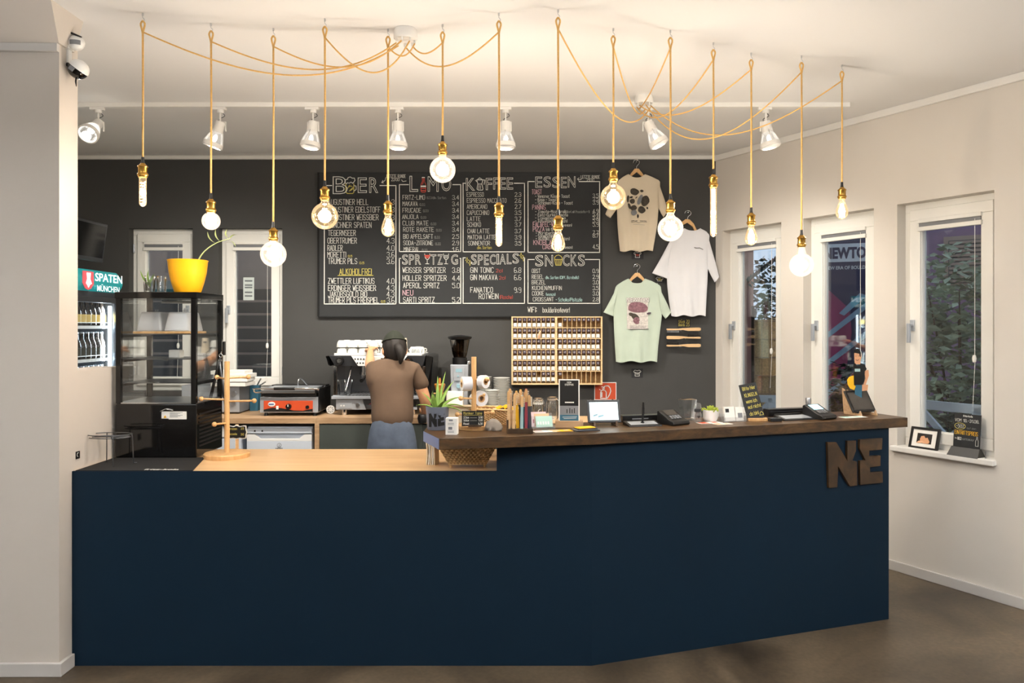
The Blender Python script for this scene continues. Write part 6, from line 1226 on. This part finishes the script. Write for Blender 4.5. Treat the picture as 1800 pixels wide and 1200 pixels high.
def term(lb, px, py, rz, lit):
    o, k = place('card_terminal', lb, 'card terminal', px, py, Z1, R(rz)); m = MB(k); P = [(-2, 0), (-4, 3), (-2, 7), (8, 10), (34, 24), (38, 22), (38, 0)]
    m.add([(-20, a, b) for a, b in P]+[(20, a, b) for a, b in P], [tuple(range(7)), tuple(range(7, 14))]+[(i, 7+i, 7+(i+1) % 7, (i+1) % 7) for i in range(7)]); m.build('body', 'black', o, .003)
    M = Matrix.Translation((0, 8, 10.2)) @ Matrix.Rotation(math.atan2(14, 26), 4, 'X'); m = MB(k); m.box(-13, 13, 12, 27, 0, .6, 0, M); m.build('screen', 'screen_lit' if lit else 'screen_dark', o)
    m = MB(k)
    for r_ in range(3):
        for i in range(4): m.box(-12+i*6.5, -7.5+i*6.5, 1+r_*3.4, 3.4+r_*3.4, 0, .9, 0, M)
    m.build('keypad', 'mid_grey', o)
    return o
term('card terminal with a dark screen at the middle of the bar', 1196, 747, 32, False); term('card terminal with a glowing pale blue screen', 1456, 737, 32, True)
l, k = on(1216, 741, Z1)
e = thing('glass_vase', 'square clear glass beside the dark-screen card terminal', 'glass', l+Vector((0, .05, 0)), R(10)); m = MB(k*1.03); m.hexa([(-9, 0, 0), (9, 0, 0), (9, 16, 0), (-9, 16, 0)], [(-13, -2, 36), (13, -2, 36), (13, 18, 36), (-13, 18, 36)]); m.build('glass', 'clear', e)
e = thing('salt_jar', 'small glass jar with a heart mark before the square glass', 'jar', l+Vector((.028, -.01, 0))); m = MB(k); m.lathe([(0, 0), (6, 0), (6.5, 14), (5, 17), (6, 19), (6, 30), (4, 33), (0, 34)], n=20); m.build('glass', 'acrylic', e); m = MB(k); m.poly([(0, 7), (2.6, 10.4), (1.4, 12), (0, 11), (-1.4, 12), (-2.6, 10.4)], -7.1, -6.3); m.build('heart_mark', 'hair', e); m = MB(k); m.lathe([(6.1, 18), (6.1, 23)], n=20); m.build('band', 'dark_grey', e)
o, k = place('succulent_plant', 'small yellow-green succulent in a white cut-corner pot', 'potted plant', 1249, 740, Z1)
m = MB(k); m.lathe([(0, 0), (10, 0), (13.5, 6), (13.2, 20), (12, 20), (11, 8), (0, 8)], n=8); m.build('pot', 'white_plastic', o, .001); m = MB(k)
rr = random.Random(4)
for i in range(90):
    a = rr.uniform(0, 6.28); e_ = rr.uniform(.25, 1.5); L_ = rr.uniform(8, 13); d = Vector((math.cos(a)*math.cos(e_), math.sin(a)*math.cos(e_), math.sin(e_))); p = Vector((d.x*6, d.y*6, 16)); m.tube([p, p+d*L_*.6, p+d*L_], [1.3, 1.5, .2], 5)
m.build('leaves', 'succulent', o)
o, k = place('business_card_box', 'clear acrylic box of white business cards beside the succulent', 'card box', 1293, 741, Z1, R(16))
m = MB(k); m.box(-22, 22, 0, .8, 0, 8); m.box(-22, 22, 18, 18.8, 0, 22); m.box(-22, -21.2, .8, 18, 0, 14); m.box(21.2, 22, .8, 18, 0, 14); m.box(-21.2, 21.2, .8, 18, 0, .8); m.build('box', 'acrylic', o)
for i, (x0, x1, h_, lb) in enumerate(((-18, 2, 25, 'white card with a black corner in the acrylic box'), (4, 19, 24, 'grey and white card at the right in the acrylic box'))):
    e = thing('business_card', lb, 'card', o.location+Vector((0, 6*k, 1*k)), R(16), 'cards in the acrylic box'); M = Matrix.Rotation(R(-12), 4, 'X'); m = MB(k); m.box(x0, x1, 0, 4, 0, h_, 0, M); m.box(x0+2+i*2, x0+9+i*4, -.3, 0, h_*(.6-.4*i), h_*(.86-.3*i), 1, M); m.build('card', ['white_paper', 'black' if i == 0 else 'mid_grey'], e)
o, k = place('chalk_sign', 'leaning black chalk sign reading Bitte hier KLINGELN on the bar', 'sign', 1333, 740, Z1, R(8)); m = MB(k); m.box(-17, 20, -2, 10, 0, 5); m.build('foot', 'beech', o, .001)
M = Matrix.Translation((-2, 4, 3)) @ Matrix.Rotation(R(-10), 4, 'Y') @ Matrix.Rotation(R(-12), 4, 'X'); m = MB(k); m.box(-15.5, 16.5, 0, 1.4, 0, 64, 0, M)
for z, x, w_, t in ((53, -11, 24, 'Bitte hier'), (41, -10, 23, 'KLINGELN'), (30, -10, 20, 'wenn ich'), (20, -9, 24, 'mal nicht'), (8, -9, 16, 'da bin!')): write(m, t, x, z, 6, w_, .75, -.1, 1, M=M)
m.ribbon([(9, 6), (10, 10), (13, 11.5), (15, 9), (15.5, 5.5), (8, 5.5), (15.5, 5.5)], .7, -.1, 1, M=M); m.build('board', ['board', 'chalk_yellow'], o)
o, k = place('bell_push', 'small black bell box before the leaning chalk sign', 'bell', 1365, 741, Z1, R(10)); m = MB(k); m.box(-11, 11, 0, 14, 0, 6); m.build('body', 'black', o, .002); m = MB(k); m.lathe([(0, 6), (3, 6), (3, 7), (0, 7.4)], (3, 6, 0), 16); m.build('button', 'dark_grey', o)
o, k = place('soap_dispenser', 'small clear bottle with a steel cap behind the right card terminal', 'bottle', 1421, 729, Z1); m = MB(k); m.lathe([(0, 0), (5, 0), (5, 14), (3.4, 18), (0, 18)], n=20); m.build('bottle', 'clear', o); m = MB(k); m.lathe([(0, 18), (4.8, 18), (4.8, 28), (4.2, 30), (0, 30)], n=24); m.build('cap', 'steel', o)
# cardboard cut-out figure
o, k = place('cardboard_cutout', 'flat cardboard cut-out of a smiling man in black cap and T-shirt behind the dark tablet', 'cut-out', 1505, 728, Z1, R(6))
m = MB(k); Q = lambda L_: [((x-1505), (728-y)) for x, y in L_]; q8 = lambda L_: Q([(1460+x/8, 590+y/8) for x, y in L_])
m.poly(q8([(335,230),(425,230),(438,300),(420,375),(425,400),(345,400),(338,330)]), 0, 1, 0); m.poly(q8([(480,490),(545,480),(550,560),(520,640),(500,700),(470,690),(500,600)]), 0, 1, 0); m.poly(q8([(450,690),(540,690),(530,770),(430,780)]), .2, 1.2, 0); m.build('skin_shapes', 'skin', o)
m = MB(k); m.poly(q8([(318,400),(345,385),(365,425),(405,430),(425,385),(480,400),(515,470),(485,500),(478,640),(440,690),(330,690),(322,540)]), -.6, .4, 0); m.box(-3, 7, -.9, -.6, 728-590-503/8, 728-590-463/8, 1); m.build('shirt_shape', ['black_matt', 'mint_c'], o)
m = MB(k); m.poly(q8([(320,240),(335,195),(375,178),(410,190),(428,240),(425,255),(335,238),(318,255)]), -.5, .5, 0); m.poly(q8([(405,240),(425,250),(425,300),(412,290)]), -.4, .4, 0); m.build('cap_shape', 'black_matt', o)
m = MB(k); m.poly(q8([(228,620),(260,575),(322,558),(326,690),(352,710),(330,762),(270,740),(235,680)]), -.2, .8, 0); m.build('bag_shape', 'yellow', o)
m = MB(k); m.poly(q8([(350,690),(450,690),(440,1105),(330,1105)]), .2, 1.2, 0); m.build('trouser_shape', 'teal_c', o)
m = MB(k); hx, hz = q8([(375, 300)])[0]
for dx in (-2.4, 2.2): m.box(hx+dx-.7, hx+dx+.7, -.25, 0, hz+1.4, hz+2.2, 0)
m.ribbon([(hx-2.6, hz-4.6), (hx, hz-5.8), (hx+2.8, hz-4.4)], .8, -.1, 0); m.box(hx-.4, hx+.4, -.2, 0, hz-2.5, hz+.5, 1); m.build('face_features', ['hair', 'skin'], o)
# under the bar top: bread basket and folded support
ub = basket('bread_basket', 'woven wicker basket tucked under the raised bar top', ((822-900)/372, F/372+.02, ZL+.018), R(2), .085, .07, .13, .1, .085, 8)
for x in (-.08, .08): m = MB(); m.cyl((x, -.04, -.018), (x, -.04, 0), .006, .008, 8); m.cyl((x, .05, -.018), (x, .05, 0), .006, .008, 8); m.build('foot', 'wicker', ub)
o, k = place('paper_bag_bundle', 'upright bundle of folded white paper bags at the left end of the bar', 'paper bags', 758, 817, ZL, R(-20))
for i in range(5): m = MB(k); x = -9+i*3.4; m.poly([(x, 0), (x+2.4, 0), (x+3.2+math.sin(i)*1.5, 28), (x+1, 46-i), (x-1.5, 46-i), (x+.4+math.sin(i)*1.5, 28)], -2+i*.6, 22-i); m.build('bag', 'white_paper' if i % 2 else 'cloth_cream', o, .001)
# odds behind the bar
o, k = place('wooden_vessel', 'honey-coloured tapered wooden vessel on the back counter behind the aloe', 'vessel', 773, 728, ZK+.004); m = MB(k); m.lathe([(0, 0), (9, 0), (6, 20), (5, 36), (10, 52), (9, 54), (0, 54)], n=20); m.lathe([(2, 54), (2.4, 60), (1.5, 64), (0, 64)], n=12); m.build('body', 'honey', o); m = MB(k); m.box(-11, 11, -1, 1, 36, 38); m.build('collar', 'beech', o)
o, k = place('milk_carton', 'white square carton on the back counter by the grinder', 'carton', 788, 726, ZK+.004); m = MB(k); m.box(-3, 26, -6, 16, 0, 38); m.build('carton', 'white_paper', o, .002)
o, k = place('black_jug', 'round black jug end standing behind the aloe pot', 'jug', 743, 742.5, ZK+.004); o.location.y -= .02; m = MB(k); m.lathe([(0, 0), (7, 0), (9, 8), (7, 15), (0, 16)], n=20); m.build('jug_body', 'black', o)
# rightmost window sill
def onsill(u, d): p = rw(u, WB, d); return p
us = rw_u(1614); o = thing('photo_frame', 'black-framed photograph leaning on the rightmost window sill', 'photo frame', rw(1.72, WB, .02), RW_A)
M = Matrix.Rotation(R(-16), 4, 'X'); m = MB()
for a, b, c, d in ((-.09, .09, 0, .014), (-.09, .09, .121, .135), (-.09, -.076, .014, .121), (.076, .09, .014, .121)): m.box(a, b, -.008, .008, c, d, 0, M)
m.build('frame', 'black', o); m = MB(); m.box(-.076, .076, -.002, .004, .014, .121, 0, M); m.build('mount', 'white_paper', o); m = MB(); m.box(-.046, .046, -.004, -.002, .036, .098, 0, M)
m.poly([(-.02, .04), (.0, .036), (.03, .037), (.036, .05), (.02, .075), (.008, .07), (-.002, .084), (-.02, .08), (-.026, .06)], -.0055, -.004, 1, M); m.poly([(-.046, .036), (-.02, .036), (.01, .044), (-.01, .05), (-.03, .05)], -.0065, -.0055, 2, M); m.build('photograph', ['hair', 'skin', 'pastel_peach'], o)
m = MB(); m.hexa([(-.02, .03, 0), (.02, .03, 0), (.02, .052, 0), (-.02, .052, 0)], [(-.02, .03, .09), (.02, .03, .09), (.02, .034, .09), (-.02, .034, .09)]); m.build('strut', 'black', o)
o = thing('offer_board', 'black chalk offer board with -50% circled on the rightmost window sill', 'chalk board', rw(1.985, WB, .0), RW_A); m = MB(); m.hexa([(-.088, -.035, 0), (.088, -.035, 0), (.088, .05, 0), (-.088, .05, 0)], [(-.08, .0, .05), (.08, .0, .05), (.08, .02, .05), (-.08, .02, .05)]); m.build('foot', 'black', o)
M = Matrix.Translation((0, .012, .045)) @ Matrix.Rotation(R(-5), 4, 'X'); m = MB(); m.box(-.075, .075, -.003, .003, 0, .2, 0, M); font(m, 'fritz-kola', -.025, .182, .012, .055, -.004, 1, bold=.02, M=M)
write(m, 'VOM 18.-31.08.', -.07, .152, .017, .135, .002, -.0035, 1, M=M); write(m, '-50%', -.062, .117, .018, .045, .002, -.0035, 1, M=M); m.tube([(-.04+.031*math.cos(t), -.0035, .126+.018*math.sin(t)) for t in [i*.35 for i in range(18)]], .0014, 5, 2, M=M, closed=True)
write(m, 'auf den', .0, .114, .01, .05, .001, -.0035, 4, M=M); write(m, 'EINTRITTSPREIS', -.068, .078, .022, .13, .0024, -.0035, 3, M=M); write(m, 'im', -.066, .05, .008, .01, .0012, -.0035, 1, M=M); write(m, 'DEZ', -.05, .046, .014, .02, .003, -.0035, 1, M=M); write(m, 'KARTENKAUF', -.026, .046, .011, .07, .001, -.0035, 4, M=M)
m.ribbon([(.052, .02), (.052, .05), (.057, .06), (.057, .072), (.062, .072), (.062, .06), (.067, .05), (.067, .02), (.052, .02)], .0016, -.0035, 1, M=M); m.build('board', ['board', 'chalk', 'chalk_yellow', 'yellow', 'chalk_dim'], o)
o = thing('window_stay', 'small metal pin standing on the sill beside the offer board', 'pin', rw(2.1, WB, .0), RW_A); m = MB(); m.lathe([(0, 0), (.008, 0), (.008, .004), (.004, .006), (.004, .045), (0, .046)], n=12); m.build('pin', 'steel', o)
# security camera and motion sensor on the wing wall
o = thing('motion_sensor', 'white motion sensor with a grey window high on the left wing wall', 'sensor', (XL, F/388, 2.84)); k = 1/386
m = MB(k); m.box(0, 6, -10, 8, -16, 10); m.build('mounting_plate', 'white_plastic', o, .002); m = MB(k); m.ell((15, -2, -4), (14, 12, 13)); m.build('sensor_head', 'white_plastic', o); m = MB(k); m.grid(lambda u, v: (15+14.4*math.sin((u-.5)*1.3+.3), -2-12.4*math.cos((u-.5)*1.3+.3)*.98, -10+8*v), 8, 3); m.build('lens_window', 'mid_grey', o)
m = MB(k); m.tube([(2, -10, 20), (4, -11, 2), (4, -11, 0)], [2, 2.6, 1], 6); m.tube([(3, -10, 14), (12, -10, 10), (28, -8, 4)], [2, 2, 1.2], 6); m.build('clip', 'black', o)
o = thing('security_camera', 'round white and black security camera below the motion sensor', 'security camera', (XL, F/388, 2.745)); m = MB(k); m.box(0, 4, -6, 4, -8, 30); m.build('wall_arm', 'white_plastic', o, .001); m = MB(k); m.cyl((2, -6, -6), (16, -8, -10), 3.6, n=12); m.build('joint', 'black', o)
M = Matrix.Translation((20, -4, -14)) @ Matrix.Rotation(R(38), 4, 'Y'); m = MB(k)
m.grid(lambda u, v: (17*math.sin(math.pi*v/2)*math.cos(6.2832*u), 17*math.sin(math.pi*v/2)*math.sin(6.2832*u), 17*math.cos(math.pi*v/2)), 28, 10, 0, M); m.build('white_dome', 'white_plastic', o)
m = MB(k); m.grid(lambda u, v: (16.6*math.sin(math.pi*(.5+v/2))*math.cos(6.2832*u), 16.6*math.sin(math.pi*(.5+v/2))*math.sin(6.2832*u), 16.6*math.cos(math.pi*(.5+v/2))), 28, 10, 0, M); m.build('black_dome', 'black_gloss', o)
m = MB(k); m.box(-4, 5, -17.6, -16.2, -8, -1, 0, M); m.build('sticker', 'mid_grey', o); m = MB(k); m.tube([(16, -4, -28), (16, -5, -36), (17, -5, -44)], [1.2, 1.6, .5], 6); m.build('antenna', 'black', o)
